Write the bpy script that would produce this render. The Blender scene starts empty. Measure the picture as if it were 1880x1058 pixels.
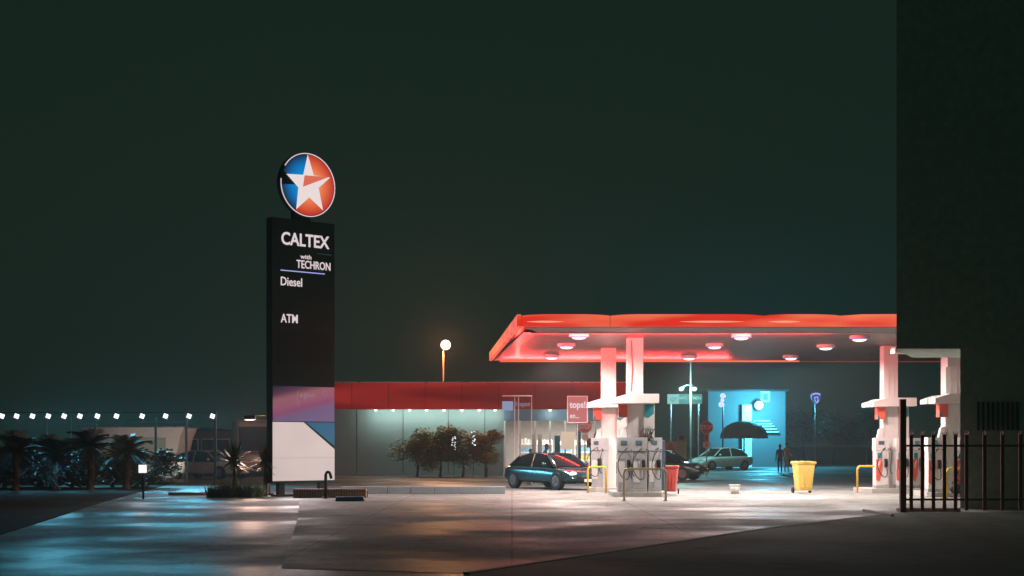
import bpy, bmesh, math, random
from mathutils import Vector, Matrix
random.seed(7)
PI = math.pi
S = bpy.context.scene
C = S.collection

# ---------------------------------------------------------------- camera
H = 1.6                      # eye height
KPX = 1880 * 50.0 / 36.0     # focal length in photograph pixels
HOR = 818.0                  # photograph row of the horizon
cd = bpy.data.cameras.new("camera")
cam = bpy.data.objects.new("camera", cd); C.objects.link(cam)
cam.location = (0, 0, H); cam.rotation_euler = (PI/2, 0, 0)
cd.lens = 50; cd.sensor_width = 36; cd.shift_y = (HOR - 529) / 1880.0
cd.clip_start = 0.1; cd.clip_end = 3000
S.camera = cam

# ---------------------------------------------------------------- world, exposure
w = bpy.data.worlds.new("World"); S.world = w; w.use_nodes = True
bg = w.node_tree.nodes["Background"]
bg.inputs[0].default_value = (0.0072, 0.0172, 0.0122, 1)
bg.inputs[1].default_value = 1.0
S.view_settings.view_transform = 'Standard'; S.view_settings.look = 'None'
S.view_settings.exposure = 0; S.view_settings.gamma = 1
S.cycles.use_denoising = True
S.cycles.max_bounces = 6
S.cycles.sample_clamp_indirect = 4

def X(px, d): return (px - 940.0) * d / KPX
def Z(py, d): return H + (HOR - py) * d / KPX
def D(py): return H * KPX / (py - HOR)          # distance of a ground point seen at a row

def srgb(r, g, b):
    f = lambda c: (c/255/12.92) if c/255 <= .04045 else ((c/255+.055)/1.055)**2.4
    return (f(r), f(g), f(b), 1)

# ---------------------------------------------------------------- materials
MATS = {}
def mat(name, col, rough=.55, metal=0, noise=.15, scale=6, bump=.0, spec=.5, bscale=None, trans=0):
    if name in MATS: return MATS[name]
    m = bpy.data.materials.new(name); m.use_nodes = True
    nt = m.node_tree; p = nt.nodes["Principled BSDF"]
    tc = nt.nodes.new("ShaderNodeTexCoord")
    n = nt.nodes.new("ShaderNodeTexNoise"); n.inputs["Scale"].default_value = scale; n.inputs["Detail"].default_value = 6
    nt.links.new(tc.outputs["Object"], n.inputs["Vector"])
    mx = nt.nodes.new("ShaderNodeMix"); mx.data_type = 'RGBA'
    c = col[:3]
    mx.inputs["A"].default_value = tuple(v*(1-noise) for v in c)+(1,)
    mx.inputs["B"].default_value = tuple(min(1, v*(1+noise)) for v in c)+(1,)
    nt.links.new(n.outputs["Fac"], mx.inputs["Factor"]); nt.links.new(mx.outputs["Result"], p.inputs["Base Color"])
    mr = nt.nodes.new("ShaderNodeMapRange"); mr.inputs["To Min"].default_value = max(.02, rough-.12); mr.inputs["To Max"].default_value = min(1, rough+.12)
    nt.links.new(n.outputs["Fac"], mr.inputs["Value"]); nt.links.new(mr.outputs["Result"], p.inputs["Roughness"])
    p.inputs["Metallic"].default_value = metal; p.inputs["Specular IOR Level"].default_value = spec
    if trans: p.inputs["Transmission Weight"].default_value = trans
    if bump:
        n2 = nt.nodes.new("ShaderNodeTexNoise"); n2.inputs["Scale"].default_value = bscale or scale*8; n2.inputs["Detail"].default_value = 8
        nt.links.new(tc.outputs["Object"], n2.inputs["Vector"])
        b = nt.nodes.new("ShaderNodeBump"); b.inputs["Strength"].default_value = bump; b.inputs["Distance"].default_value = .02
        nt.links.new(n2.outputs["Fac"], b.inputs["Height"]); nt.links.new(b.outputs["Normal"], p.inputs["Normal"])
    MATS[name] = m
    return m

def glow(name, col, strength=1.0, noise=0, scale=(1, 1, 1), hot=None):
    """something that gives off light"""
    if name in MATS: return MATS[name]
    m = bpy.data.materials.new(name); m.use_nodes = True
    nt = m.node_tree; p = nt.nodes["Principled BSDF"]
    p.inputs["Base Color"].default_value = (.02, .02, .02, 1); p.inputs["Roughness"].default_value = .6
    p.inputs["Emission Color"].default_value = col; p.inputs["Emission Strength"].default_value = strength
    if noise:
        tc = nt.nodes.new("ShaderNodeTexCoord"); mp = nt.nodes.new("ShaderNodeMapping"); mp.inputs["Scale"].default_value = scale
        n = nt.nodes.new("ShaderNodeTexNoise"); n.inputs["Scale"].default_value = 1; n.inputs["Detail"].default_value = 2
        nt.links.new(tc.outputs["Object"], mp.inputs["Vector"]); nt.links.new(mp.outputs["Vector"], n.inputs["Vector"])
        r = nt.nodes.new("ShaderNodeMapRange"); r.inputs["From Min"].default_value = .35; r.inputs["From Max"].default_value = .7
        nt.links.new(n.outputs["Fac"], r.inputs["Value"])
        mx = nt.nodes.new("ShaderNodeMix"); mx.data_type = 'RGBA'
        mx.inputs["A"].default_value = tuple(v*(1-noise) for v in col[:3])+(1,)
        mx.inputs["B"].default_value = hot or col
        nt.links.new(r.outputs["Result"], mx.inputs["Factor"]); nt.links.new(mx.outputs["Result"], p.inputs["Emission Color"])
    MATS[name] = m
    return m

white_paint = mat("white_paint", (.72, .70, .68), .45, noise=.12, scale=2, bump=.05)
offwhite = mat("offwhite_plaster", (.55, .52, .50), .8, noise=.2, scale=3, bump=.3)
grey_paint = mat("grey_paint", (.36, .37, .38), .5, noise=.15)
dark_metal = mat("dark_metal", (.02, .022, .024), .4, .3)
black_rubber = mat("black_rubber", (.012, .012, .013), .6)
yellow_paint = mat("yellow_paint", (.72, .45, .03), .4, noise=.15, scale=9)
cream_paint = mat("cream_paint", (.62, .52, .36), .45, noise=.2, scale=12)
red_plastic = mat("red_plastic", (.62, .10, .09), .5, noise=.12)
yellow_plastic = mat("yellow_plastic", (.78, .56, .14), .5, noise=.1)
bucket_white = mat("bucket_white", (.7, .7, .66), .5)
steel = mat("steel", (.5, .5, .52), .3, .9)
concrete_m = mat("island_concrete", (.42, .40, .37), .8, noise=.25, scale=2, bump=.3)
glass_dark = mat("dark_glass", (.01, .018, .022), .06, noise=.1, spec=.9)
leaf = mat("leaf", (.045, .085, .035), .5, noise=.5, scale=3)
leaf_dark = mat("leaf_dark", (.03, .055, .028), .5, noise=.5, scale=3)
bark = mat("bark", (.09, .065, .045), .9, noise=.4, bump=.5)
brown_steel = mat("brown_steel", (.26, .12, .08), .55, .2, noise=.4, scale=5, bump=.1)
dark_wall_m = mat("dark_brick_wall", (.60, .70, .62), .95, noise=.3, bump=.3)
skin_m = mat("skin", (.22, .12, .08), .55)

def wavebump(name, col, axis, freq, rough=.5, strength=.5, metal=0):
    m = mat(name, col, rough, metal, .15, 1.5)
    nt = m.node_tree; p = nt.nodes["Principled BSDF"]
    tc = nt.nodes.new("ShaderNodeTexCoord"); wv = nt.nodes.new("ShaderNodeTexWave")
    wv.wave_type = 'BANDS'; wv.bands_direction = axis; wv.wave_profile = 'SAW'; wv.inputs["Scale"].default_value = freq
    nt.links.new(tc.outputs["Object"], wv.inputs["Vector"])
    b = nt.nodes.new("ShaderNodeBump"); b.inputs["Strength"].default_value = strength; b.inputs["Distance"].default_value = .03
    nt.links.new(wv.outputs["Fac"], b.inputs["Height"]); nt.links.new(b.outputs["Normal"], p.inputs["Normal"])
    return m
soffit_m = wavebump("ribbed_soffit", (.11, .105, .105), 'Y', 1.1, .38, .6)
shutter_m = wavebump("louvre", (.5, .52, .5), 'Z', 1.3, .5, .8)

def wet(name, col, r0, r1, scale=.25, bump=.35, noise=.35):
    """ground with damp smoother patches"""
    m = bpy.data.materials.new(name); m.use_nodes = True; nt = m.node_tree; p = nt.nodes["Principled BSDF"]
    tc = nt.nodes.new("ShaderNodeTexCoord")
    def nz(s, det=6):
        n = nt.nodes.new("ShaderNodeTexNoise"); n.inputs["Scale"].default_value = s; n.inputs["Detail"].default_value = det
        nt.links.new(tc.outputs["Object"], n.inputs["Vector"]); return n
    a = nz(scale, 8); b_ = nz(45, 4); c_ = nz(2.5, 8)
    mx = nt.nodes.new("ShaderNodeMix"); mx.data_type = 'RGBA'
    mx.inputs["A"].default_value = tuple(v*(1-noise) for v in col)+(1,); mx.inputs["B"].default_value = tuple(v*(1+noise) for v in col)+(1,)
    ad = nt.nodes.new("ShaderNodeMath"); ad.operation = 'MULTIPLY_ADD'; ad.inputs[1].default_value = .6
    nt.links.new(c_.outputs["Fac"], ad.inputs[0]); m2 = nt.nodes.new("ShaderNodeMath"); m2.operation = 'MULTIPLY'; m2.inputs[1].default_value = .4
    nt.links.new(b_.outputs["Fac"], m2.inputs[0]); nt.links.new(m2.outputs[0], ad.inputs[2])
    mr0 = nt.nodes.new("ShaderNodeMapRange"); mr0.inputs["From Min"].default_value = .35; mr0.inputs["From Max"].default_value = .65
    nt.links.new(ad.outputs[0], mr0.inputs["Value"]); nt.links.new(mr0.outputs["Result"], mx.inputs["Factor"])
    nt.links.new(mx.outputs["Result"], p.inputs["Base Color"])
    mr = nt.nodes.new("ShaderNodeMapRange"); mr.inputs["From Min"].default_value = .4; mr.inputs["From Max"].default_value = .6
    mr.inputs["To Min"].default_value = r0; mr.inputs["To Max"].default_value = r1
    nt.links.new(a.outputs["Fac"], mr.inputs["Value"]); nt.links.new(mr.outputs["Result"], p.inputs["Roughness"])
    bp = nt.nodes.new("ShaderNodeBump"); bp.inputs["Strength"].default_value = bump; bp.inputs["Distance"].default_value = .006
    nt.links.new(b_.outputs["Fac"], bp.inputs["Height"]); nt.links.new(bp.outputs["Normal"], p.inputs["Normal"])
    MATS[name] = m; return m
asphalt_m = wet("wet_asphalt", (.18, .19, .195), .42, .75)
conc_m = wet("forecourt_concrete", (.32, .315, .30), .5, .85, .3, .3, .22)
def joints(m, bw, dark=.55):
    nt = m.node_tree; p = nt.nodes["Principled BSDF"]; src = p.inputs["Base Color"].links[0].from_socket
    tc = nt.nodes.new("ShaderNodeTexCoord"); b = nt.nodes.new("ShaderNodeTexBrick"); b.offset = 0
    b.inputs["Scale"].default_value = 1; b.inputs["Brick Width"].default_value = bw; b.inputs["Row Height"].default_value = bw; b.inputs["Mortar Size"].default_value = .025
    b.inputs["Color1"].default_value = (1, 1, 1, 1); b.inputs["Color2"].default_value = (.86, .86, .86, 1); b.inputs["Mortar"].default_value = (dark,)*3+(1,)
    n = nt.nodes.new("ShaderNodeTexNoise"); n.inputs["Scale"].default_value = .9; n.inputs["Detail"].default_value = 7
    cr = nt.nodes.new("ShaderNodeValToRGB"); cr.color_ramp.elements[0].position = .30; cr.color_ramp.elements[0].color = (.45, .42, .38, 1); cr.color_ramp.elements[1].position = .46; cr.color_ramp.elements[1].color = (1, 1, 1, 1)
    nt.links.new(tc.outputs["Object"], b.inputs["Vector"]); nt.links.new(tc.outputs["Object"], n.inputs["Vector"]); nt.links.new(n.outputs["Fac"], cr.inputs[0])
    def mul(a, c):
        q = nt.nodes.new("ShaderNodeMix"); q.data_type = 'RGBA'; q.blend_type = 'MULTIPLY'; q.inputs["Factor"].default_value = 1
        nt.links.new(a, q.inputs["A"]); nt.links.new(c, q.inputs["B"]); return q.outputs["Result"]
    wn = nt.nodes.new("ShaderNodeTexNoise"); wn.inputs["Scale"].default_value = 1.3; wn.inputs["Detail"].default_value = 5
    va = nt.nodes.new("ShaderNodeVectorMath"); va.operation = 'MULTIPLY_ADD'; va.inputs[1].default_value = (1.6, 1.6, 0)
    nt.links.new(tc.outputs["Object"], wn.inputs["Vector"]); nt.links.new(wn.outputs["Color"], va.inputs[0]); nt.links.new(tc.outputs["Object"], va.inputs[2])
    vo = nt.nodes.new("ShaderNodeTexVoronoi"); vo.feature = 'DISTANCE_TO_EDGE'; vo.inputs["Scale"].default_value = .28
    nt.links.new(va.outputs[0], vo.inputs["Vector"])
    ck = nt.nodes.new("ShaderNodeMapRange"); ck.inputs["From Max"].default_value = .008; ck.inputs["To Min"].default_value = .35
    nt.links.new(vo.outputs["Distance"], ck.inputs["Value"])
    gr = nt.nodes.new("ShaderNodeTexNoise"); gr.inputs["Scale"].default_value = 7; gr.inputs["Detail"].default_value = 10; gr.inputs["Roughness"].default_value = .8
    nt.links.new(tc.outputs["Object"], gr.inputs["Vector"])
    g2 = nt.nodes.new("ShaderNodeMapRange"); g2.inputs["From Min"].default_value = .35; g2.inputs["From Max"].default_value = .65; g2.inputs["To Min"].default_value = .6; g2.inputs["To Max"].default_value = 1.25
    nt.links.new(gr.outputs["Fac"], g2.inputs["Value"])
    nt.links.new(mul(mul(mul(mul(src, b.outputs["Color"]), cr.outputs[0]), ck.outputs["Result"]), g2.outputs["Result"]), p.inputs["Base Color"])
joints(conc_m, 3.2); joints(asphalt_m, 14.0, .8)
dark_ground_m = wet("unlit_ground", (.08, .14, .105), .8, .95, .3, .6)

def brickmat(name, c1, c2, mortar, scale=1, bw=.22, rh=.075, vertical=False):
    m = bpy.data.materials.new(name); m.use_nodes = True; nt = m.node_tree; p = nt.nodes["Principled BSDF"]
    tc = nt.nodes.new("ShaderNodeTexCoord"); mp = nt.nodes.new("ShaderNodeMapping")
    mp.inputs["Rotation"].default_value = (PI/2, 0, 0)
    b = nt.nodes.new("ShaderNodeTexBrick"); b.inputs["Color1"].default_value = c1; b.inputs["Color2"].default_value = c2
    b.inputs["Mortar"].default_value = mortar; b.inputs["Scale"].default_value = scale
    b.inputs["Brick Width"].default_value = bw; b.inputs["Row Height"].default_value = rh; b.inputs["Mortar Size"].default_value = .01
    if vertical: b.offset = 0
    nt.links.new(tc.outputs["Object"], mp.inputs["Vector"]); nt.links.new(mp.outputs["Vector"], b.inputs["Vector"])
    nt.links.new(b.outputs["Color"], p.inputs["Base Color"]); p.inputs["Roughness"].default_value = .8
    bp = nt.nodes.new("ShaderNodeBump"); bp.inputs["Strength"].default_value = .5; bp.inputs["Distance"].default_value = .01
    nt.links.new(b.outputs["Fac"], bp.inputs["Height"]); bp.invert = True; nt.links.new(bp.outputs["Normal"], p.inputs["Normal"])
    MATS[name] = m; return m
soldier = brickmat("soldier_brick", (.50, .30, .22, 1), (.42, .24, .17, 1), (.12, .10, .09, 1), 1, .08, .2, True)
brick = brickmat("house_brick", (.22, .10, .07, 1), (.16, .075, .05, 1), (.14, .12, .1, 1))

# ---------------------------------------------------------------- mesh helpers
class MB:
    def __init__(s): s.bm = bmesh.new()
    def box(s, x0, x1, y0, y1, z0, z1, bev=0):
        r = bmesh.ops.create_cube(s.bm, size=1)
        for v in r['verts']:
            v.co = Vector(((x0+x1)/2+v.co.x*(x1-x0), (y0+y1)/2+v.co.y*(y1-y0), (z0+z1)/2+v.co.z*(z1-z0)))
        if bev:
            es = list({e for v in r['verts'] for e in v.link_edges})
            bmesh.ops.bevel(s.bm, geom=es, offset=bev, segments=2, affect='EDGES', profile=.5)
        return s
    def tube(s, pts, r, n=8, cap=True, r1=None):
        pts = [Vector(p) for p in pts]; rings = []
        up = Vector((0, 0, 1))
        for i, p in enumerate(pts):
            a = pts[max(0, i-1)]; b = pts[min(len(pts)-1, i+1)]; t = (b-a).normalized()
            u = t.cross(up)
            if u.length < .05: u = t.cross(Vector((0, 1, 0)))
            u.normalize(); v = t.cross(u)
            rr = r if r1 is None else r+(r1-r)*i/(len(pts)-1)
            rings.append([s.bm.verts.new(p+u*math.cos(2*PI*k/n)*rr+v*math.sin(2*PI*k/n)*rr) for k in range(n)])
        for a, b in zip(rings, rings[1:]):
            for k in range(n): s.bm.faces.new((a[k], a[(k+1) % n], b[(k+1) % n], b[k]))
        if cap:
            s.bm.faces.new(rings[0][::-1]); s.bm.faces.new(rings[-1])
        return s
    def cyl(s, c, r, d, axis='Z', n=24, r2=None):
        c = Vector(c); a = {'X': Vector((1, 0, 0)), 'Y': Vector((0, 1, 0)), 'Z': Vector((0, 0, 1))}[axis]
        return s.tube([c-a*d/2, c+a*d/2], r, n, True, r2)
    def sphere(s, c, r, n=16, sc=(1, 1, 1)):
        q = bmesh.ops.create_uvsphere(s.bm, u_segments=n, v_segments=max(6, n//2), radius=r)
        for v in q['verts']: v.co = Vector((v.co.x*sc[0]+c[0], v.co.y*sc[1]+c[1], v.co.z*sc[2]+c[2]))
        return s
    def prism(s, poly, y0, y1):
        """poly in x,z pushed from y0 to y1"""
        a = [s.bm.verts.new((x, y0, z)) for x, z in poly]; b = [s.bm.verts.new((x, y1, z)) for x, z in poly]
        n = len(poly); s.bm.faces.new(a); s.bm.faces.new(b[::-1])
        for i in range(n): s.bm.faces.new((a[i], b[i], b[(i+1) % n], a[(i+1) % n]))
        return s
    def slab(s, poly, z0, z1):
        """poly in x,y pushed from z0 to z1"""
        a = [s.bm.verts.new((x, y, z0)) for x, y in poly]; b = [s.bm.verts.new((x, y, z1)) for x, y in poly]
        n = len(poly); s.bm.faces.new(a[::-1]); s.bm.faces.new(b)
        for i in range(n): s.bm.faces.new((a[i], a[(i+1) % n], b[(i+1) % n], b[i]))
        return s
    def face(s, pts):
        s.bm.faces.new([s.bm.verts.new(p) for p in pts]); return s
    def build(s, name, m, parent=None, smooth=False):
        bmesh.ops.recalc_face_normals(s.bm, faces=s.bm.faces)
        me = bpy.data.meshes.new(name); s.bm.to_mesh(me); s.bm.free()
        if smooth:
            for f in me.polygons: f.use_smooth = True
        o = bpy.data.objects.new(name, me); C.objects.link(o)
        if m: me.materials.append(m)
        if parent: o.parent = parent
        return o

def tag(o, label, cat, group=None, kind=None):
    if label: o['label'] = label
    if cat: o['category'] = cat
    if group: o['group'] = group
    if kind: o['kind'] = kind
    return o
def thing(name, label, cat, loc=(0, 0, 0), rz=0, group=None):
    o = bpy.data.objects.new(name, None); C.objects.link(o); o.empty_display_size = .1
    o.location = loc; o.rotation_euler = (0, 0, rz)
    return tag(o, label, cat, group)
def struct(o): o['kind'] = 'structure'; return o
def copy_tree(o, parent=None, **kw):
    c = o.copy(); C.objects.link(c); c.parent = parent
    for ch in o.children: copy_tree(ch, c)
    return c
def dup(o, label, loc, rz=None, scale=None):
    c = copy_tree(o); c.location = loc; c['label'] = label
    if rz is not None: c.rotation_euler = (0, 0, rz)
    if scale: c.scale = (scale,)*3
    return c
def text(name, s, m, parent, loc, w_, h_, rot=(PI/2, 0, 0), ext=.006, bold=.0, mirror=False):
    cu = bpy.data.curves.new(name, 'FONT'); cu.body = s; cu.size = 1; cu.extrude = .01; cu.offset = bold; cu.resolution_u = 3
    t = bpy.data.objects.new(name, cu); C.objects.link(t)
    dg = bpy.context.evaluated_depsgraph_get()
    me = bpy.data.meshes.new_from_object(t.evaluated_get(dg)); bpy.data.objects.remove(t)
    xs = [v.co.x for v in me.vertices]; ys = [v.co.y for v in me.vertices]
    x0, x1, y0, y1 = min(xs), max(xs), min(ys), max(ys)
    for v in me.vertices:
        v.co.x = (v.co.x-(x0+x1)/2)/(x1-x0)*w_*(-1 if mirror else 1); v.co.y = (v.co.y-(y0+y1)/2)/(y1-y0)*h_; v.co.z *= ext/.01
    me.materials.clear(); me.materials.append(m)
    o = bpy.data.objects.new(name, me); C.objects.link(o); o.parent = parent; o.location = loc; o.rotation_euler = rot
    return o
def light(name, kind, parent, loc, power, col, rot=(0, 0, 0), size=.3, size_y=None, spot=2.0, blend=.6):
    l = bpy.data.lights.new(name, kind); l.energy = power; l.color = col[:3]
    if kind == 'AREA':
        l.shape = 'RECTANGLE' if size_y else 'DISK'; l.size = size
        if size_y: l.size_y = size_y
    elif kind == 'SPOT': l.spot_size = spot; l.spot_blend = blend; l.shadow_soft_size = size
    else: l.shadow_soft_size = size
    o = bpy.data.objects.new(name, l); C.objects.link(o); o.parent = parent; o.location = loc; o.rotation_euler = rot
    return o

# ================================================================ THE SETTING
g = MB().face([(-900, -60, 0), (900, -60, 0), (900, 1500, 0), (-900, 1500, 0)]).build("ground", asphalt_m); struct(g)
def sheet(name, poly, z, m):
    return struct(MB().face([(x, y, z) for x, y in poly]).build(name, m))
sheet("forecourt", [(-5.8, 50.3), (-5.9, 46.8), (-6.2, 41.5), (-4.6, 30.5), (-3.0, 18.5), (-.56, 17.75), (1.95, 22.15), (5.1, 27.75), (9.2, 33.65), (22, 34.3), (24, 50.3)], .004, conc_m)
# dark ground either side of the apron; right one has shade in its colour
def verge(name, poly):
    m = MB(); m.slab(poly, 0.0, .02); return struct(m.build(name, dark_ground_m))
verge("verge", [(-.9, 14.5), (-.5, 17.6), (2.0, 22.0), (5.2, 27.6), (9.2, 33.5), (30, 34.2), (30, 2), (4, 2)])  # slanted edge and dark tone stand in for unlit ground
dark_ground_m = wet("dark_soil", (.03, .035, .025), .9, 1.0, .3, .6); dark_ground_m.node_tree.nodes["Principled BSDF"].inputs["Specular IOR Level"].default_value = .08
verge("verge", [(-9.0, 24.5), (-11.5, 40), (-14.6, 62), (-60, 72), (-60, 18)])
k = MB()
pl = [(-.5, 17.6), (2.0, 22.0), (5.2, 27.6), (9.2, 33.5)]
for (a, b), (c, d) in zip(pl, pl[1:]):
    n = Vector((d-b, -(c-a))).normalized()*.12
    k.slab([(a, b), (c, d), (c-n.x, d-n.y), (a-n.x, b-n.y)], 0, .026)
struct(k.build("kerb", concrete_m))
# pale kerb wall on the far left edge of the forecourt
k = MB()
for i in range(7):
    xa = X(625, 47) + i*.78
    k.box(xa, xa+.765, 46.9, 47.2, 0, .24, .015)
struct(k.build("kerb", mat("kerb_blue_grey", (.34, .40, .44), .7, noise=.2, bump=.2)))
# long bright road kerb by the plants
struct(MB().box(X(310, 45.6), X(470, 45.6), 45.5, 45.7, 0, .1, .01).build("kerb", concrete_m))
# kerb at foot of the palisade fence
struct(MB().box(X(1650, 34.2), X(1765, 34.2), 34.25, 34.45, 0, .09, .01).box(X(1632, 31.8), X(1637, 31.8), 31.6, 34.2, 0, .07, .01).build("kerb", concrete_m))

# ================================================================ FUEL CANOPY
YF, YB, ZC = 40.7, 57.2, 5.0
FL, BL, FR, BR = X(957, YF), X(904, YB), 19.0, 19.0
canopy = thing("fuel_canopy", "large flat service station canopy with glowing red fascia over the pumps", "canopy", (0, 0, 0))
MB().slab([(FL+.06, YF+.06), (FR, YF+.06), (BR, YB-.06), (BL+.06, YB-.06)], ZC+.06, ZC+.3).build("roof", dark_metal, canopy)
MB().slab([(FL+.5, YF+1.9), (FR, YF+1.9), (BR, YB-.3), (BL+.4, YB-.3)], ZC, ZC+.05).build("soffit", soffit_m, canopy)
tr = MB().slab([(FL+.1, YF+.1), (FR, YF+.1), (FR, YF+1.9), (FL+.5, YF+1.9)], ZC-.012, ZC+.04)
tr.slab([(FL+.1, YF+1.9), (FL+.5, YF+1.9), (BL+.4, YB-.3), (BL+.05, YB-.3)], ZC-.012, ZC+.04)
tr.build("trim", mat("trim_paint", (.17, .15, .15), .5), canopy)
MB().box(FL+.3, FR, YF+1.9, YF+1.98, ZC-.05, ZC-.014).build("trim", white_paint, canopy)
RED = (.86, .038, .022, 1)
fas_m = glow("lit_fascia", RED, 1.0, .12, (.35, 1, 2.2), (.98, .20, .10, 1))
tube_m = glow("fascia_tube", (1, .36, .22, 1), 1.0)
seams = [FL, X(1120, YF), X(1401, YF), X(1541, YF), FR]
for i, (a, b) in enumerate(zip(seams, seams[1:])):
    # softly bowed acrylic panels, a little lower toward their ends
    n = 16; poly = [(a+.012, ZC), (b-.012, ZC)]
    for j in range(n+1):
        t = 1-j/n; e = min(t, 1-t)*(b-a)
        h = .30+.045*min(1, e/.7)**.5
        poly.append((a+.012+(b-a-.024)*t, ZC+h))
    f = MB().prism(poly, YF-.12, YF+.05).build("fascia_panel", fas_m, canopy)
    c0 = a+(b-a)*(.06 if i % 2 == 0 else .45); c1 = c0+(b-a)*.42
    n = 12; up = []; lo = []
    for j in range(n+1):
        t = j/n; hh = .026*math.sin(PI*t)+.003; up.append((c0+(c1-c0)*t, ZC+.13+hh)); lo.append((c0+(c1-c0)*t, ZC+.13-hh))
    MB().prism(up+lo[::-1], YF-.128, YF-.12).build("neon_tube", tube_m, f)
MB().slab([(FL-.12, YF-.12), (FL, YF-.12), (BL, YB), (BL-.12, YB)], ZC, ZC+.34).build("side_fascia", fas_m, canopy)
MB().box(BL, BR, YB, YB+.1, ZC+.1, ZC+.36).build("rear_fascia", fas_m, canopy)
# thin red light line along the far edge of the soffit, brighter on the left
strip_m = glow("light_strip", (1, .16, .08, 1), 1.0)
MB().box(BL+.3, 11.5, YB-.3, YB-.22, ZC-.06, ZC-.0).build("light_strip", strip_m, canopy)
MB().box(11.55, 18, YB-.3, YB-.22, ZC-.06, ZC-.03).build("light_strip", glow("light_strip_dim", (.25, .02, .02, 1), 1), canopy)
light("soffit_red_fill", 'AREA', canopy, ((BL+9.0)/2, YB-.7, ZC-.45), 700, (1, .05, .05), (PI+.85, 0, 0), 9.0, .15)  # red fill below the far light line, aimed to redden the soffit
light("soffit_red_fill", 'AREA', canopy, (.2, 49, ZC-.35), 350, (1, .05, .04), (0, -PI+.95, 0), .15, 13)  # added red fill for the soffit, no tube on this edge
light("soffit_red_fill", 'AREA', canopy, (5.0, YF+2.1, ZC-.3), 900, (1, .05, .05), (PI-.9, 0, 0), 9.0, .15)  # added red fill aimed back at the soffit, no strip behind the front trim
lampface = glow("lamp_face", (.95, .86, .98, 1), 1.6)
lamprim = glow("lamp_rim", (.12, .10, .75, 1), .8)
for px, py in [(1063, 618), (1040, 636), (1013, 656), (1361, 619), (1312, 636), (1265, 657), (1578, 622), (1516, 638), (1452, 657)]:
    d = (ZC-.09-H)*KPX/(HOR-py)
    x = X(px, d)
    h = MB().cyl((x, d, ZC-.05), .30, .09, n=24).build("canopy_lamp", white_paint, canopy)
    MB().cyl((x, d, ZC-.10), .27, .03, n=24, r2=.20).build("lamp_rim", lamprim, h)
    MB().sphere((x, d, ZC-.115), .22, 20, (1, 1, .32)).build("lens", lampface, h, True)
    warm = px < 1700
    light("downlight", 'SPOT', canopy, (x, d, ZC-.24), 1250 if px < 1500 else 1050, (1, .91, .84), (0, 0, 0), .22, spot=3.0, blend=.5)
cols = {'B': (X(1165, 45.0), 45.0), 'A': (X(1117, 49.6), 49.6), 'C': (X(1632, 48.6), 48.6), 'D': (X(1746, 44.8), 44.8)}
for q, (x, y) in cols.items():
    c = MB().box(x-.25, x+.25, y-.25, y+.25, 0, ZC-.002, .02)
    for sx in (-.08, .1): c.box(x+sx-.006, x+sx+.006, y-.256, y-.248, .3, ZC-.1)
    c.build("column", white_paint, canopy)
# cable running down the front-left column
MB().tube([(cols['B'][0]-.12, 44.73, 4.9), (cols['B'][0]-.09, 44.73, 4.0), (cols['B'][0]-.13, 44.73, 3.3)], .012, 6).build("cable", dark_metal, canopy)
MB().box(X(1640, 43.6), 16.5, 43.4, 43.9, 4.42, 4.58).build("beam", white_paint, canopy)
b = MB().prism([(X(1727, 43), Z(653, 43)), (X(1727, 43), Z(676, 43)), (X(1757, 43), Z(669, 43)), (X(1762, 43), Z(655, 43))], 42.3, 42.7).build("bracket", white_paint, canopy)

# ---------------------------------------------------------------- pump shelters on the columns
GS = "shelters fixed round the canopy columns"
acc_red = mat("sign_red", (.75, .13, .09), .4, noise=.08)
acc_teal = mat("sign_teal", (.02, .22, .27), .4, noise=.1)
panel_w = mat("panel_white", (.62, .62, .60), .5, noise=.1, bump=.04)
def shelter(label, q, teal=True):
    x, y = cols[q]
    t = thing("pump_shelter", label, "pump shelter", (x, y, 0), 0, GS)
    MB().prism([(-.78, 2.90), (-.78, 3.06), (-.30, 3.20), (.68, 3.20), (.68, 2.92)], -.95, -.27).prism([(-.70, 2.92), (-.70, 3.06), (-.32, 3.19), (.64, 3.19), (.64, 2.93)], .27, .95).build("roof_slab", white_paint, t)
    # lower advertising box on the left, red with a teal corner
    s = MB().box(-.55, -.27, -.6, -.25, 2.48, 2.895, .01).build("sign_box", acc_red, t)
    MB().prism([(-.54, 2.49), (-.54, 2.66), (-.44, 2.49)], -.609, -.601).build("sign_corner", acc_teal, s)
    # upright poster board right of the post
    MB().box(.26, .60, -.32, -.24, 1.72, 2.915, .006).build("poster_board", panel_w, t)
    if teal: MB().prism([(.28, 2.50), (.28, 2.89), (.58, 2.89), (.58, 2.60), (.40, 2.46)], -.329, -.321).build("poster_block", acc_teal, t)
    a = MB().tube([(.36, -.33, 1.95), (.36, -.33, 2.12), (.39, -.33, 2.19), (.45, -.33, 2.19), (.48, -.33, 2.12), (.48, -.33, 1.95), (.45, -.33, 1.89), (.39, -.33, 1.89), (.36, -.33, 1.95)], .008, 6)
    a.build("wire_loop", grey_paint, t)
    MB().prism([(-.26, 1.75), (-.48, 1.80), (-.40, 2.15), (-.26, 2.2)], -.3, -.1).build("side_panel", panel_w, t)
    return t
shelter("white slab shelter with red box on the nearer left column, behind the metal hoop", 'B')
shelter("white slab shelter on the column closest to the dark parked sedan", 'A')
shelter("white slab shelter with red box left of the brown fence post", 'C')
shelter("white slab shelter with red box seen through the palisade fence", 'D')

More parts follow.
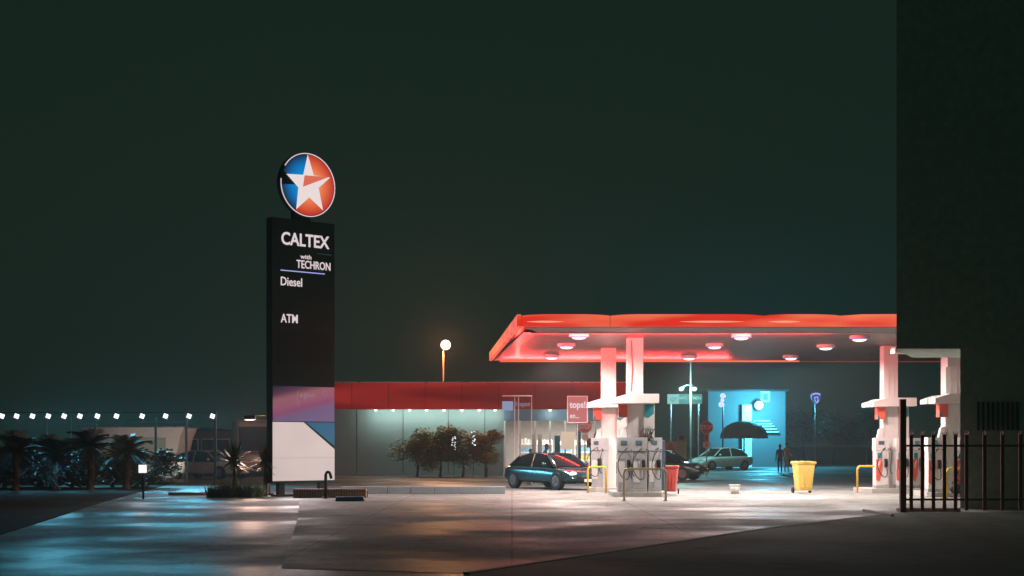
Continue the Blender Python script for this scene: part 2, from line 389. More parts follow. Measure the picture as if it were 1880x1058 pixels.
# ---------------------------------------------------------------- islands
def island(label, x0, x1, y0, y1):
    t = MB(); r = .2
    t.slab([(x0+r, y0), (x1-r, y0), (x1, y0+r), (x1, y1-r), (x1-r, y1), (x0+r, y1), (x0, y1-r), (x0, y0+r)], 0.006, .15)
    o = t.build("pump_island", concrete_m); tag(o, label, "kerb island", "raised pump islands")
    return o
bx, by = cols['B']; ax, ay = cols['A']; cx, cy = cols['C']; dx, dy = cols['D']
island("raised concrete island under the nearer left column and grey pumps", bx-.75, bx+.95, by-1.0, by+1.5)
island("raised concrete island at the foot of the column beside the dark sedan", ax-.7, ax+.7, ay-1.0, ay+.6)
island("raised concrete island carrying two white and red pumps left of the fence post", cx-1.05, cx+.95, cy-1.1, cy+.9)
island("raised concrete island behind the palisade fence with black watering can", dx-1.0, dx+1.3, dy-1.0, dy+1.3)

# ---------------------------------------------------------------- fuel pumps
GP = "fuel pumps on the islands"
def bez(p0, p1, p2, p3, n=14):
    p0, p1, p2, p3 = map(Vector, (p0, p1, p2, p3)); out = []
    for i in range(n+1):
        t = i/n; out.append(p0*(1-t)**3+p1*3*t*(1-t)**2+p2*3*t*t*(1-t)+p3*t**3)
    return out
def pump(label, red=True, bodymat=None):
    t = thing("fuel_pump", label, "fuel pump", group=GP)
    bm_ = bodymat or white_paint
    MB().box(-.23, .23, -.2, .2, .0, .10, .005).build("plinth", grey_paint, t)
    MB().box(-.225, .225, -.2, .2, .10, 1.28, .015).build("body", bm_, t)
    MB().prism([(-.24, 1.28), (-.235, 1.70), (.235, 1.70), (.24, 1.28)], -.22, .22).build("head", bm_, t)
    s = MB().box(-.13, .06, -.232, -.222, 1.47, 1.60).build("display", mat("display_frame", (.08, .12, .14), .3), t)
    MB().box(-.11, .04, -.237, -.233, 1.49, 1.58).build("screen", glow("pump_screen", (.08, .22, .28, 1), .5), s)
    MB().box(-.16, .0, -.209, -.202, 1.02, 1.2).build("price_panel", acc_teal if red else grey_paint, t)
    if red:
        p = MB().prism([(-.215, .30), (-.215, .98), (-.02, 1.02), (.02, .80), (-.02, .45), (-.12, .22)], -.212, -.202).build("red_panel", acc_red, t)
        sw = [(-.06, .96), (-.13, .88), (-.16, .76), (-.10, .66), (-.12, .74), (-.08, .84)]
        MB().prism(sw, -.218, -.213).build("swoosh", white_paint, p)
    else:
        MB().prism([(-.20, .30), (-.20, .95), (.0, .95), (.0, .30)], -.212, -.202).build("front_panel", panel_w, t)
    MB().box(.06, .16, -.30, -.2, .72, 1.0, .01).build("nozzle_holder", dark_metal, t)
    nz = MB().tube([(.11, -.31, .95), (.11, -.36, 1.0), (.10, -.42, .93)], .016, 8).tube([(.11, -.31, .95), (.11, -.33, .82), (.11, -.31, .75)], .024, 8).build("nozzle", black_rubber, t, True)
    MB().tube(bez((.0, -.2, 1.3), (.30, -.5, 1.55), (-.5, -.6, 1.1), (-.16, -.5, .55))+bez((-.16, -.5, .55), (-.05, -.45, .35), (.18, -.4, .25), (.11, -.33, .74))[1:], .015, 6).build("hose", black_rubber, t, True)
    MB().tube(bez((.18, -.2, 1.32), (.42, -.45, 1.45), (.05, -.6, .6), (.28, -.4, .50)), .014, 6).build("hose", black_rubber, t, True)
    return t
p0 = pump("white and red fuel pump, leftmost on the island left of the fence post")
p0.location = (cx-.42, cy-.55, .15)
z = .15
dup(p0, "white and red fuel pump partly behind the brown fence post", (cx+.28, cy-.55, z))
dup(p0, "pale fuel pump just right of the brown fence post, hose looping down", (cx+.75, cy-.3, z), .5)
dup(p0, "white and red fuel pump seen between the fence pales", (X(1714, dy-.4), dy-.4, z))
dup(p0, "white and red fuel pump at the dark wall's edge behind the fence", (dx+.35, dy-.2, z), -.3)
p1 = pump("grey fuel pump left of the nearer left column with long looping hoses", False, grey_paint)
p1.location = (bx-.36, by-.48, z)
dup(p1, "grey fuel pump in the middle behind the cream hoop, before the column", (bx+.09, by-.62, z))
dup(p1, "slim grey fuel pump nearest the red wheelie bin", (bx+.56, by-.1, z), .3)
dup(p1, "grey fuel pump half hidden left of the farther left column", (ax-.33, ay-.5, z), -.5)
# payment kiosk box on the left island
kt = thing("payment_cabinet", "dark flat topped cabinet behind the grey pumps", "cabinet", (bx+.62, by+1.0, .15))
MB().box(-.42, .42, -.25, .25, 0, 1.62, .02).build("body", mat("cabinet_blue", (.06, .09, .14), .4), kt)
MB().box(-.35, .0, -.262, -.252, .9, 1.4).build("panel", mat("cab_panel", (.25, .3, .36), .3), kt)

# loose black hoses hanging in a fan above the left pumps
ho = MB()
for a in (-.1, -.05, .0, .06, .11):
    ho.tube(bez((bx+.38+a*.4, by-.38, 1.74), (bx+.30+a*2, by-.4, 2.2), (bx+.55+a*2, by-.4, 2.3), (bx+.48-a, by-.38, 1.74)), .01, 6)
tag(ho.build("hose_fan", black_rubber, None, True), "fan of thin black hoses standing up over the grey pump at the nearer left column", "hoses")

# ---------------------------------------------------------------- hoops
def hoop(label, cxx, y, w_, h_, m, rz=0, r=.035):
    t = thing("hoop_barrier", label, "barrier", (cxx, y, 0), rz, "tubular hoop barriers")
    rr = .12; pts = [(-w_/2, 0, .008), (-w_/2, 0, h_-rr)]
    for i in range(1, 6): a = PI/2*i/6; pts.append((-w_/2+rr-rr*math.cos(a), 0, h_-rr+rr*math.sin(a)))
    pts += [(-w_/2+rr, 0, h_), (w_/2-rr, 0, h_)]
    for i in range(1, 6): a = PI/2*i/6; pts.append((w_/2-rr+rr*math.sin(a), 0, h_-rr+rr*math.cos(a)))
    pts += [(w_/2, 0, h_-rr), (w_/2, 0, .008)]
    MB().tube(pts, r, 10).build("rail", m, t, True)
    MB().cyl((-w_/2, 0, .012), .075, .016).build("foot_plate", steel, t); MB().cyl((w_/2, 0, .012), .075, .016).build("foot_plate", steel, t)
hoop("cream metal hoop barrier in front of the grey pumps", X(1184, 41.0), 41.0, 1.2, .92, cream_paint)
hoop("yellow hoop barrier between the dark sedan and the farther left column", X(1096, 47.5), 47.5, .64, .88, yellow_paint, .25)
hoop("yellow hoop barrier left of the white and red pumps", X(1600, 48), 48.0, .95, .90, yellow_paint)
hoop("yellow hoop barrier behind the palisade fence", X(1757, 42.6), 42.2, .85, .92, yellow_paint)

# ---------------------------------------------------------------- bins
def wheelie(label, m, x, y, s=1, rz=0):
    t = thing("wheelie_bin", label, "bin", (x, y, .006), rz, "wheelie bins on the forecourt")
    b = MB(); q = [(.22, .22, .09), (.225, .225, .12), (.30, .30, .93), (.315, .315, .95), (.315, .315, .99)]
    prev = None
    for hx, hy, zz in q:
        ring = []
        for (sx, sy) in ((-1, -1), (1, -1), (1, 1), (-1, 1)):
            for k2 in range(3):
                a = {(-1, -1): PI, (1, -1): 1.5*PI, (1, 1): 0, (-1, 1): .5*PI}[(sx, sy)]+k2*PI/4
                ring.append(b.bm.verts.new((sx*(hx-.04)+.04*math.cos(a), sy*(hy-.04)+.04*math.sin(a), zz)))
        if prev:
            for i in range(12): b.bm.faces.new((prev[i], prev[(i+1) % 12], ring[(i+1) % 12], ring[i]))
        else: b.bm.faces.new(ring[::-1])
        prev = ring
    b.bm.faces.new(prev)
    for sx in (-.12, 0, .12): b.prism([(sx-.02, .2), (sx+.02, .2), (sx+.025, .78), (sx-.025, .78)], -.30, -.22)
    b.build("body", m, t)
    l = MB().prism([(-.33, .992), (-.34, 1.03), (-.28, 1.065), (.28, 1.065), (.34, 1.03), (.33, .992)], -.35, .34).build("lid", m, t)
    MB().tube([(-.26, .34, 1.0), (-.26, .42, 1.0), (.26, .42, 1.0), (.26, .34, 1.0)], .016, 8).build("handle", m, t, True)
    for sx in (-.30, .30): MB().cyl((sx, .2, .10), .10, .05, 'X', 20).build("wheel", black_rubber, t)
    MB().box(-.14, .14, -.352, -.3505, 1.0, 1.04).build("label_strip", mat("bin_print", (.45, .33, .08), .6), l)
    t.scale = (s,)*3
    return t
wheelie("yellow wheelie bin standing alone on the forecourt", yellow_plastic, X(1475, 47.6), 47.6, 1.0, .15)
wheelie("red wheelie bin beside the grey pumps and cream hoop", red_plastic, X(1230, 46.8), 46.8, .88, -.2)
bk = thing("bucket", "small white plastic bucket on the forecourt between the two wheelie bins", "bucket", (X(1349, 46.8), 46.8, .006))
MB().cyl((0, 0, .15), .13, .28, n=24, r2=.175).build("body", bucket_white, bk, True)
MB().cyl((0, 0, .29), .19, .025, n=24).build("rim", bucket_white, bk)
MB().tube([(-.18, 0, .28)]+[(-.18*math.cos(a), -.1, .28-.12*math.sin(a)) for a in (.5, 1.0, 1.57, 2.1, 2.6)]+[(.18, 0, .28)], .006, 6).build("handle", steel, bk)
# watering can
wc = thing("watering_can", "round black watering can on the island behind the fence", "watering can", (X(1756, 42.2), 42.2, .15))
MB().sphere((0, 0, .16), .2, 20, (1, .9, .82)).build("body", black_rubber, wc, True)
MB().tube(bez((.15, 0, .15), (.28, 0, .2), (.3, 0, .3), (.36, 0, .36)), .02, 8).build("spout", black_rubber, wc)
MB().tube(bez((-.13, 0, .26), (-.1, 0, .48), (.1, 0, .48), (.12, 0, .26)), .015, 8).build("handle", black_rubber, wc)

# ================================================================ PYLON SIGN
PC = Vector((X(558, 45), 45.0)); PA = math.radians(40); pc_, ps_ = math.cos(PA), math.sin(PA)
def U(px, py):
    kk = (px-940)/KPX; u = (kk*PC.y-PC.x)/(pc_-kk*ps_); d = PC.y+u*ps_
    return u, H+(HOR-py)*d/KPX
pyl = thing("pylon_sign", "tall dark service station price pylon with round star emblem and white lettering", "pylon sign", (PC.x, PC.y, 0), PA)
HW = 1.15; PT = .36
pyl_m = mat("pylon_black", (.03, .06, .048), .85, noise=.1, spec=.15)
MB().box(-HW, HW, .0, PT, .42, 8.72, .01).build("cabinet", pyl_m, pyl)
MB().box(-.85, -.65, .08, .28, .0, .45).box(.65, .85, .08, .28, .0, .45).box(-1.0, 1.0, .0, .36, .006, .06).build("support", dark_metal, pyl)
lw = glow("letter_white", srgb(226, 208, 212), 1.0)
def ptxt(s, x0, x1, yt, yb, bold=.02, m=lw, shear=0):
    u0, zt = U(x0, yt); u1, _ = U(x1, yt); _, zb = U(x0, yb); _, zt2 = U(x1, yt); 
    u0, zb = U(x0, yb)
    hh = zt-zb
    return text("lettering", s, m, pyl, ((u0+u1)/2, -.02, (zt+zb)/2), u1-u0, hh, bold=bold)
ptxt("CALTEX", 516, 604, 425, 449, .02)
ptxt("with", 551, 571, 467, 475, .01)
ptxt("TECHRON", 544, 606, 477, 492, .012)
ptxt("Diesel", 515, 554, 508, 524, .01)
ptxt("ATM", 515, 546, 576, 592, .01)
blue_line = glow("blue_white_line", srgb(170, 170, 235), 1.0)
def pbar(x0, x1, y0, h, m, name="line"):
    u0, z0 = U(x0, y0); u1, _ = U(x1, y0)
    MB().box(u0, u1, -.014, -.001, z0-h/2, z0+h/2).build(name, m, pyl)
pbar(515, 596, 496, .03, blue_line)
pbar(582, 608, 466, .012, glow("faint_teal", srgb(20, 80, 95), 1.0))
u0, z0 = U(509, 607); u1, z1 = U(608, 671)
MB().box(u0+.02, u1-.04, -.012, -.001, z1, z0).build("price_panel", mat("unlit_panel", (.03, .05, .042), .9, spec=.1), pyl)
# poster panel
def pastel():
    m = bpy.data.materials.new("poster_print"); m.use_nodes = True; nt = m.node_tree; p = nt.nodes["Principled BSDF"]
    tc = nt.nodes.new("ShaderNodeTexCoord"); mp = nt.nodes.new("ShaderNodeMapping"); mp.inputs["Rotation"].default_value = (0, .45, 0)
    sp = nt.nodes.new("ShaderNodeSeparateXYZ"); cr = nt.nodes.new("ShaderNodeValToRGB")
    nt.links.new(tc.outputs["Generated"], mp.inputs[0]); nt.links.new(mp.outputs[0], sp.inputs[0]); nt.links.new(sp.outputs["Z"], cr.inputs[0])
    e = cr.color_ramp.elements
    e[0].position = 0; e[0].color = srgb(150, 120, 175); e[1].position = 1; e[1].color = srgb(18, 42, 78)
    for pos, c in ((.15, (190, 95, 150)), (.32, (208, 120, 150)), (.5, (205, 130, 145)), (.66, (120, 70, 105)), (.82, (55, 52, 88))):
        x = e.new(pos); x.color = srgb(*c)
    nt.links.new(cr.outputs[0], p.inputs["Emission Color"]); p.inputs["Emission Strength"].default_value = .42
    p.inputs["Base Color"].default_value = (.03, .03, .03, 1)
    return m
_, zt = U(558, 710); _, zb = U(558, 774)
po = MB().box(-HW+.02, HW-.02, -.014, -.001, zb, zt).build("poster", pastel(), pyl)
ink = glow("poster_ink", srgb(190, 150, 160), .55)
def otxt(s, x0, x1, yt, yb, bold=.0):
    u0, a = U(x0, yb); u1, _ = U(x1, yb); _, b = U(x0, yt)
    return text("lettering", s, ink, po, ((u0+u1)/2, -.02, (a+b)/2), u1-u0, b-a, ext=.004, bold=bold)
otxt("R", 551, 556, 723, 730, .01); otxt("5", 557, 562, 722, 733, .02); otxt("BACK", 563, 578, 723, 729, .01)
ring = MB()
uc, zc = U(547, 732); ring.tube([(uc+.05*math.cos(a), -.02, zc+.22*math.sin(a)) for a in [PI*.4+1.5*PI*i/16 for i in range(17)]], .008, 5)
uc, zc = U(596, 723); ring.tube([(uc+.08*math.cos(a), -.02, zc+.09*math.sin(a)) for a in [2*PI*i/16 for i in range(17)]], .007, 5)
ring.build("outline_drawing", ink, po)
# lower lit panel: white with a blue top right corner
_, zt = U(558, 775.5); _, zb = U(558, 882.5)
uA, _ = U(557, 775); _, zB = U(608, 825)
MB().prism([(-HW+.015, zb), (-HW+.015, zt), (uA, zt), (HW-.015, zB), (HW-.015, zb)], -.014, -.001).build("lit_panel", glow("panel_glow", srgb(226, 205, 200), .92, .14, (.5, 1, .4)), pyl)
MB().prism([(uA+.08, zt), (HW-.015, zt), (HW-.015, zB+.1)], -.014, -.001).build("corner_panel", glow("corner_blue", srgb(12, 88, 120), 1.0), pyl)
MB().box(-HW+.02, HW-.02, -.016, -.0145, Z(841, 45), Z(841, 45)+.008).build("panel_joint", grey_paint, pyl)
light("panel_light", 'AREA', pyl, (0, -.1, 1.6), 120, (1, .85, .85), (-PI/2, 0, 0), 2.0, 1.6)
# emblem
uc, zc = U(567.5, 339.5); R = .995
em = bpy.data.objects.new("emblem", None)
MB().cyl((uc, .17, zc), R+.02, .20, 'Y', 64).build("emblem_drum", pyl_m, pyl)
MB().box(-.3, .3, .1, .3, 8.6, zc-R+.3).build("neck", pyl_m, pyl)
def discmat(name, c0, c1, c2):
    m = bpy.data.materials.new(name); m.use_nodes = True; nt = m.node_tree; p = nt.nodes["Principled BSDF"]
    tc = nt.nodes.new("ShaderNodeTexCoord"); mp = nt.nodes.new("ShaderNodeMapping")
    mp.inputs["Location"].default_value = (-uc, 0, -zc)
    gr = nt.nodes.new("ShaderNodeVectorMath"); gr.operation = 'LENGTH'
    sp = nt.nodes.new("ShaderNodeMapping"); sp.inputs["Scale"].default_value = (1, 0, 1)
    nt.links.new(tc.outputs["Object"], mp.inputs[0]); nt.links.new(mp.outputs[0], sp.inputs[0]); nt.links.new(sp.outputs[0], gr.inputs[0])
    cr = nt.nodes.new("ShaderNodeValToRGB"); nt.links.new(gr.outputs["Value"], cr.inputs[0])
    e = cr.color_ramp.elements; e[0].position = .35; e[0].color = c0; e[1].position = .95; e[1].color = c2
    x = e.new(.62); x.color = c1
    nt.links.new(cr.outputs[0], p.inputs["Emission Color"]); p.inputs["Emission Strength"].default_value = 1
    p.inputs["Base Color"].default_value = (.02, .02, .02, 1)
    return m
redm = discmat("emblem_red", srgb(240, 150, 100), srgb(232, 110, 70), srgb(190, 48, 38))
blum = discmat("emblem_blue", srgb(10, 140, 205), srgb(10, 118, 190), srgb(22, 45, 70))
def P2(px, py): return U(px, py)
star_px = [(566, 284), (577, 322), (607, 326), (586, 345), (594, 386), (569, 362), (545, 384), (549, 344), (527, 319), (558, 321)]
starp = [P2(*q) for q in star_px]
def arc(a0, a1, r=R-.035, n=24): return [(uc+r*math.cos(math.radians(a0+(a1-a0)*i/n)), zc+r*math.sin(math.radians(a0+(a1-a0)*i/n))) for i in range(n+1)]
aT = math.degrees(math.atan2(starp[0][1]-zc, starp[0][0]-uc)); aB = math.degrees(math.atan2(starp[6][1]-zc, starp[6][0]-uc))
MB().prism([(uc, zc)]+arc(aB, aT), .045, .062).build("red_field", redm, pyl)
aL = math.degrees(math.atan2(starp[8][1]-zc, starp[8][0]-uc))
if aL < 0: aL += 360
aB2 = aB+360 if aB < 0 else aB
MB().prism([(uc, zc)]+arc(aT, aL-3), .045, .062).build("blue_field", blum, pyl)
MB().prism([(uc, zc)]+arc(aL+22, aB2), .045, .062).build("blue_field", blum, pyl)
MB().prism(starp, .028, .04).build("star", glow("star_white", srgb(238, 222, 222), 1.0), pyl)
MB().prism([P2(560, 322), P2(605, 325), P2(557, 343)], .018, .027).build("star_wedge", glow("wedge_red", srgb(222, 110, 85), 1), pyl)
ri = MB(); a0, a1 = aL+12, aL+360-14
pts = [(uc+R*math.cos(math.radians(a0+(a1-a0)*i/80)), .05, zc+R*math.sin(math.radians(a0+(a1-a0)*i/80))) for i in range(81)]
ri.tube(pts, .016, 6); ri.build("ring", lw, pyl)

# ---------------------------------------------------------------- round the pylon foot
pw = thing("brick_planter", "low brick planter edge of upright bricks at the foot of the pylon", "planter", (0, 0, 0))
MB().box(X(540, 43.6), X(673, 43.6), 43.4, 43.65, .006, .27).build("brick_edge", soldier, pw)
MB().box(X(540, 43.6), X(673, 43.6), 43.66, 44.0, .006, .20).build("soil", dark_ground_m, pw)
bl = thing("hooked_bollard", "black hooked bollard in front of the lit panel's right edge", "bollard", (X(601, 42.8), 42.8, 0))
MB().tube([(-.05, 0, .006), (-.05, 0, .72)]+[(-.05+.07*(1-math.cos(a)), 0, .72+.08*math.sin(a)) for a in (.5, 1, 1.57, 2.2, 2.8)]+[(.12, 0, .60)], .045, 10).build("post", dark_metal, bl, True)
MB().cyl((-.05, 0, .03), .1, .04).build("foot_plate", dark_metal, bl)
ws = MB().prism([(-.42, .006), (-.40, .13), (.38, .13), (.42, .006)], -.12, .12).build("wheel_stop", mat("wheelstop_blue", (.03, .12, .22), .5))
ws.location = (X(643, 40.8), 40.8, 0); tag(ws, "low blue wheel stop lying on the asphalt right of the pylon", "wheel stop")
# slim pole left of the pylon
sp_ = thing("slim_pole", "slim tall pole with short crossarm standing just left of the pylon", "pole", (X(495, 46), 46.0, 0))
MB().tube([(0, 0, .006), (0, 0, 8.3)], .045, 10, r1=.03).build("pole", mat("pole_tan", (.35, .27, .2), .4, .2), sp_)
MB().tube([(0, 0, Z(763, 46)), (-.72, 0, Z(762, 46))], .02, 8).build("crossarm", mat("pole_tan", (0, 0, 0)), sp_)
MB().cyl((0, 0, .03), .14, .04).build("foot_plate", dark_metal, sp_)
lh = MB().box(-.85, -.45, -.09, .09, Z(770, 46), Z(764, 46), .02).build("lamp_head", dark_metal, sp_)
MB().box(-.80, -.50, -.07, .07, Z(770, 46)-.03, Z(770, 46)-.003).build("lens", glow("orange_lens", (1, .55, .38, 1), 1.8), lh)
light("lamp_light", 'POINT', sp_, (-.65, .25, Z(775, 46)), 420, (1, .62, .50), size=.12)

# ================================================================ DARK NEIGHBOURING BUILDING AND FENCE (right)
db = thing("dark_building", "unlit dark building with overhanging upper floor at the right edge", "building", (0, 0, 0))
MB().slab([(X(1763, 36), 36), (26, 36), (26, 39.4), (X(1763, 36)+1.5, 39.4)], 0, Z(641, 36)).build("wall", dark_wall_m, db)
MB().slab([(X(1644, 36), 35.9), (26, 35.9), (26, 39.5), (X(1644, 36)+1.4, 39.5)], Z(641, 36), 13).build("upper_floor", dark_wall_m, db)
lv = MB()
for i in range(9):
    lv.box(X(1795+i*9, 35.95), X(1798+i*9, 35.95), 35.93, 35.99, Z(790, 36), Z(738, 36))
lv.build("window_bars", mat("bar_teal", (.03, .12, .14), .5), db)
fe = thing("palisade_fence", "brown steel palisade fence with tall gate post before the pumps", "fence", (0, 0, 0))
FY = 34.0
MB().box(X(1652, FY), X(1663, FY), FY-.06, FY+.06, .0, Z(733, FY), .01).build("gate_post", brown_steel, fe)
for zz in (Z(819, FY)-.02, .28):
    MB().box(X(1663, FY), 13.2, FY+.012, FY+.05, zz, zz+.05).build("rail", brown_steel, fe)
px = 1673
while px < 1895:
    x = X(px, FY); hw = .042
    MB().prism([(x-hw, .05), (x-hw, 1.80), (x-hw-.01, 1.93), (x-.012, 1.84), (x, 1.95), (x+.012, 1.84), (x+hw+.01, 1.93), (x+hw, 1.80), (x+hw, .05)], FY-.012, FY+.011).build("pale", brown_steel, fe)
    px += 20.3 if px < 1760 else 33

# ================================================================ SHOP BEHIND
SY = 75.0
shop = thing("convenience_shop", "long low shop behind the canopy with fascia glowing in smeared red light and lit soffit lamps", "shop", (0, 0, 0))
x0, xm, x1 = X(585, SY), X(925, SY), X(1150, SY)
wall_m = mat("shop_wall", (.22, .27, .27), .7, noise=.15, scale=1, bump=.15)
MB().box(x0, xm, SY, SY+9, 0, 3.55).build("wall", wall_m, shop)
jm = MB()
for px in (655, 740, 823, 890): jm.box(X(px, SY)-.015, X(px, SY)+.015, SY-.012, SY-.001, .1, 3.5)
jm.build("wall_joint", dark_metal, shop)
smear_red_m = glow("fascia_red_smear", (.50, .012, .018, 1), .55, .6, (.10, 1, .9), (.62, .035, .03, 1))  # red of the smeared canopy light put into the fascia as emission
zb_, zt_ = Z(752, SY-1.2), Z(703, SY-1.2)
MB().box(x0, x1, SY-1.3, SY-1.1, zb_, zt_).build("fascia", smear_red_m, shop)
q_ = x0+1.9
while q_ < x1:
    MB().box(q_-.012, q_+.012, SY-1.318, SY-1.301, zb_+.02, zt_-.02).build("fascia_joint", dark_metal, shop); q_ += 1.9
MB().box(x0+.05, x1-.05, SY-1.1, SY+9.1, zb_+.25, zb_+.5).build("roof", dark_metal, shop)
MB().box(x0, x1, SY-1.32, SY-1.08, zt_, zt_+.05).build("parapet_cap", steel, shop)
MB().box(x0+.02, x1-.02, SY-1.1, SY-.01, zb_+.02, zb_+.1).build("soffit", offwhite, shop)
bulb = glow("warm_bulb", (1, .78, .66, 1), 2.0)
for px in (690, 722, 752, 783, 815, 848, 880, 909, 1010, 1060):
    x = X(px, SY-.8)
    MB().sphere((x, SY-.8, zb_-.03), .09, 12, (1, 1, .6)).build("soffit_lamp", bulb, shop, True)
    light("soffit_light", 'POINT', shop, (x, SY-.75, zb_-.2), 28, (.75, 1, .92), size=.08)
# glazed part
zf = 3.1
MB().box(xm, x1, SY+7, SY+7.1, 0, 3.5).build("back_wall", offwhite, shop)
MB().box(x1-.1, x1, SY, SY+7, 0, 3.5).build("side_wall", offwhite, shop)
MB().box(xm, x1, SY+.02, SY+7, 3.3, 3.36).build("ceiling", offwhite, shop)
MB().box(xm+.05, x1-.1, SY+.1, SY+7, .004, .03).build("floor", concrete_m, shop)
MB().box(xm, x1, SY-.03, SY+.12, 2.9, 3.5).build("shop_header", mat("header_blue", (.10, .16, .22), .5), shop)
gl = mat("clear_glass", (.8, .9, .9), .03, noise=.0, spec=.5, trans=1.0)
wn = [xm+.02+i*(x1-xm-.1)/8 for i in range(9)]
for a, b in zip(wn, wn[1:]):
    f = MB().box(a, a+.07, SY-.04, SY+.08, .02, 2.9).box(a+.07, b, SY-.02, SY+.06, .02, .12).build("window_frame", white_paint, shop)
for i, px in enumerate((1000, 1042, 1085, 1120)):
    x = X(px, SY+5)
    tb = MB().box(x-.7, x+.7, SY+3.0, SY+3.3, 3.2, 3.28).build("ceiling_tube", glow("tube_white", (1, .98, .92, 1), 3.0), shop)
    light("shop_light", 'AREA', shop, (x, SY+3.1, 3.1), 130, (1, .92, .84), size=1.4, size_y=.4)
# posters and boards in the shop front
MB().box(X(1030, SY), X(1055, SY), SY-.09, SY-.05, Z(825, SY), Z(793, SY)).build("poster", glow("poster_white", srgb(235, 205, 180), .85, .1, (1, 1, 1)), shop)
MB().box(X(975, SY), X(983, SY), SY-.10, SY-.05, Z(842, SY), Z(797, SY)).box(X(987, SY), X(995, SY), SY-.10, SY-.05, Z(840, SY), Z(797, SY)).build("pillar", white_paint, shop)
MB().box(X(1018, SY), X(1028, SY), SY-.3, SY-.05, .0, Z(800, SY)).build("pillar", mat("teal_pillar", (.03, .22, .26), .5), shop)
MB().box(X(1060, SY), X(1066, SY), SY-.3, SY-.05, .0, Z(790, SY)).build("pillar", mat("teal_pillar", (.03, .22, .26), .5), shop)
# shelves inside
for i in range(6):
    x = xm+1.2+i*1.05
    sh = MB()
    for zz in (.3, .75, 1.2, 1.65): sh.box(x-.42, x+.42, SY+4, SY+4.4, zz, zz+.04)
    sh.box(x-.44, x-.42, SY+4, SY+4.4, .03, 1.9).box(x+.42, x+.44, SY+4, SY+4.4, .03, 1.9)
    s = tag(sh.build("shop_shelf", white_paint), "white shelving unit stocked with small goods inside the lit shop", "shelf", "shelving units in the shop")
    for j, cc in enumerate(((.5, .08, .06), (.55, .4, .08), (.08, .25, .4), (.5, .5, .45))):
        mm = mat("goods_%d" % j, cc, .5); gb = MB()
        for q in range(5):
            xx = x-.36+q*.17; hh = random.uniform(.15, .32)
            gb.box(xx-.06, xx+.06, SY+4.05, SY+4.3, .342+j*.45, .342+j*.45+hh)
        gb.build("goods", mm, s)

# lamp on the shop roof
rl = thing("roof_lamp", "bright globe lamp on a thin mast above the shop roof", "lamp", (X(814, SY-.6), SY-.6, zb_+.5))
MB().tube([(0, 0, 0), (0, 0, Z(646, SY)-zb_-.5)], .035, 8).build("mast", mat("mast_red", (.5, .3, .22), .5), rl)
MB().tube([(-.9, 0, zt_-zb_-.5+.06), (1.2, 0, zt_-zb_-.5+.06)], .02, 6).build("stay", mat("mast_red", (0, 0, 0)), rl)
MB().sphere((.12, 0, Z(635, SY)-zb_-.5), .27, 20).build("globe", glow("globe_glow", (1, .76, .55, 1), 2.5), rl, True)
MB().cyl((.12, 0, Z(635, SY)-zb_-.5+.2), .12, .06).build("cap", dark_metal, rl)
light("globe_light", 'POINT', rl, (.12, -.35, Z(635, SY)-zb_-.5), 1800, (1, .42, .18), size=.2)

# ---------------------------------------------------------------- street signs
def post(t, h, r=.03, m=None): MB().tube([(0, 0, .004), (0, 0, h)], r, 8).build("post", m or steel, t)
pinkred = mat("signboard_red", (.62, .10, .10), .45, noise=.08)
d = 58
t = thing("shop_sign", "tall red tops! signboard left of the canopy columns", "sign", (X(1060, d), d, 0))
post(t, Z(727, d), .04)
zb, zt = Z(777, d), Z(727, d); hw = 19*d/KPX
fr = MB().box(-hw, hw, -.10, -.03, zb, zt, .01).build("frame", white_paint, t)
MB().box(-hw+.04, hw-.04, -.112, -.101, zb+.04, zt-.04).build("board", glow("tops_board", srgb(205, 105, 108), .8, .1, (1, 1, 1)), t)
text("lettering", "tops!", lw, t, (0, -.12, Z(745, d)), hw*1.55, .36, bold=.03)
text("lettering", "en...", lw, t, (-.12, -.12, Z(765, d)), hw*.9, .15, bold=.02)
def stop(label, px, py, d, size, lit):
    t = thing("stop_sign", label, "stop sign", (X(px, d), d, 0), 0, "stop signs")
    zc = Z(py, d); post(t, zc+size*.4, .03)
    def octo(r, y0, y1): return MB().prism([(r*math.cos(PI/8+i*PI/4), zc+r*math.sin(PI/8+i*PI/4)) for i in range(8)], y0, y1)
    octo(size/2*1.08, -.05, -.035).build("border", white_paint, t)
    octo(size/2, -.058, -.051).build("plate", lit, t)
    text("lettering", "STOP", mat("sign_letter", (.85, .78, .78), .4), t, (0, -.066, zc), size*.84, size*.38, ext=.004, bold=.035)
    return t, zc
redsign = mat("stop_red", (.45, .05, .07), .4, noise=.05)
d = 74
t, zc = stop("red STOP sign standing clear on the dark road right of the pumps", 1297, 785, d, .66, redsign)
pl_or = mat("plate_orange", (.55, .22, .1), .5)
for i, py in enumerate((803, 816)):
    q = MB().box(-.14-.05*i, .14+.05*i, -.05, -.035, Z(py+6, d), Z(py-5, d)).build("plate", pl_or if i == 0 else white_paint, t)
    MB().prism([(-.07, Z(py+4, d)), (.07, Z(py+4, d)), (0, Z(py-4, d))], -.056, -.051).build("symbol", dark_metal if i == 0 else pl_or, q)
d = 64
t, zc = stop("pale washed out STOP sign below the red signboard", 1074, 783, d, .62, mat("stop_faded", (.6, .22, .2), .45))
MB().box(-.14, .14, -.05, -.035, Z(808, d), Z(797, d)).build("plate", white_paint, t)
d = 66
t = thing("round_sign", "small round orange sign beside the pale STOP sign", "sign", (X(1096, d), d, 0))
zc = Z(800, d); post(t, zc+.1, .025)
MB().cyl((0, -.05, zc), .16, .03, 'Y', 28).build("border", white_paint, t)
MB().cyl((0, -.072, zc), .135, .012, 'Y', 28).build("plate", mat("sign_orange", (.75, .34, .10), .45), t)
MB().tube([(-.05, -.082, zc+.05), (0, -.082, zc-.02), (.05, -.082, zc+.05)], .01, 6).build("symbol", dark_metal, t)
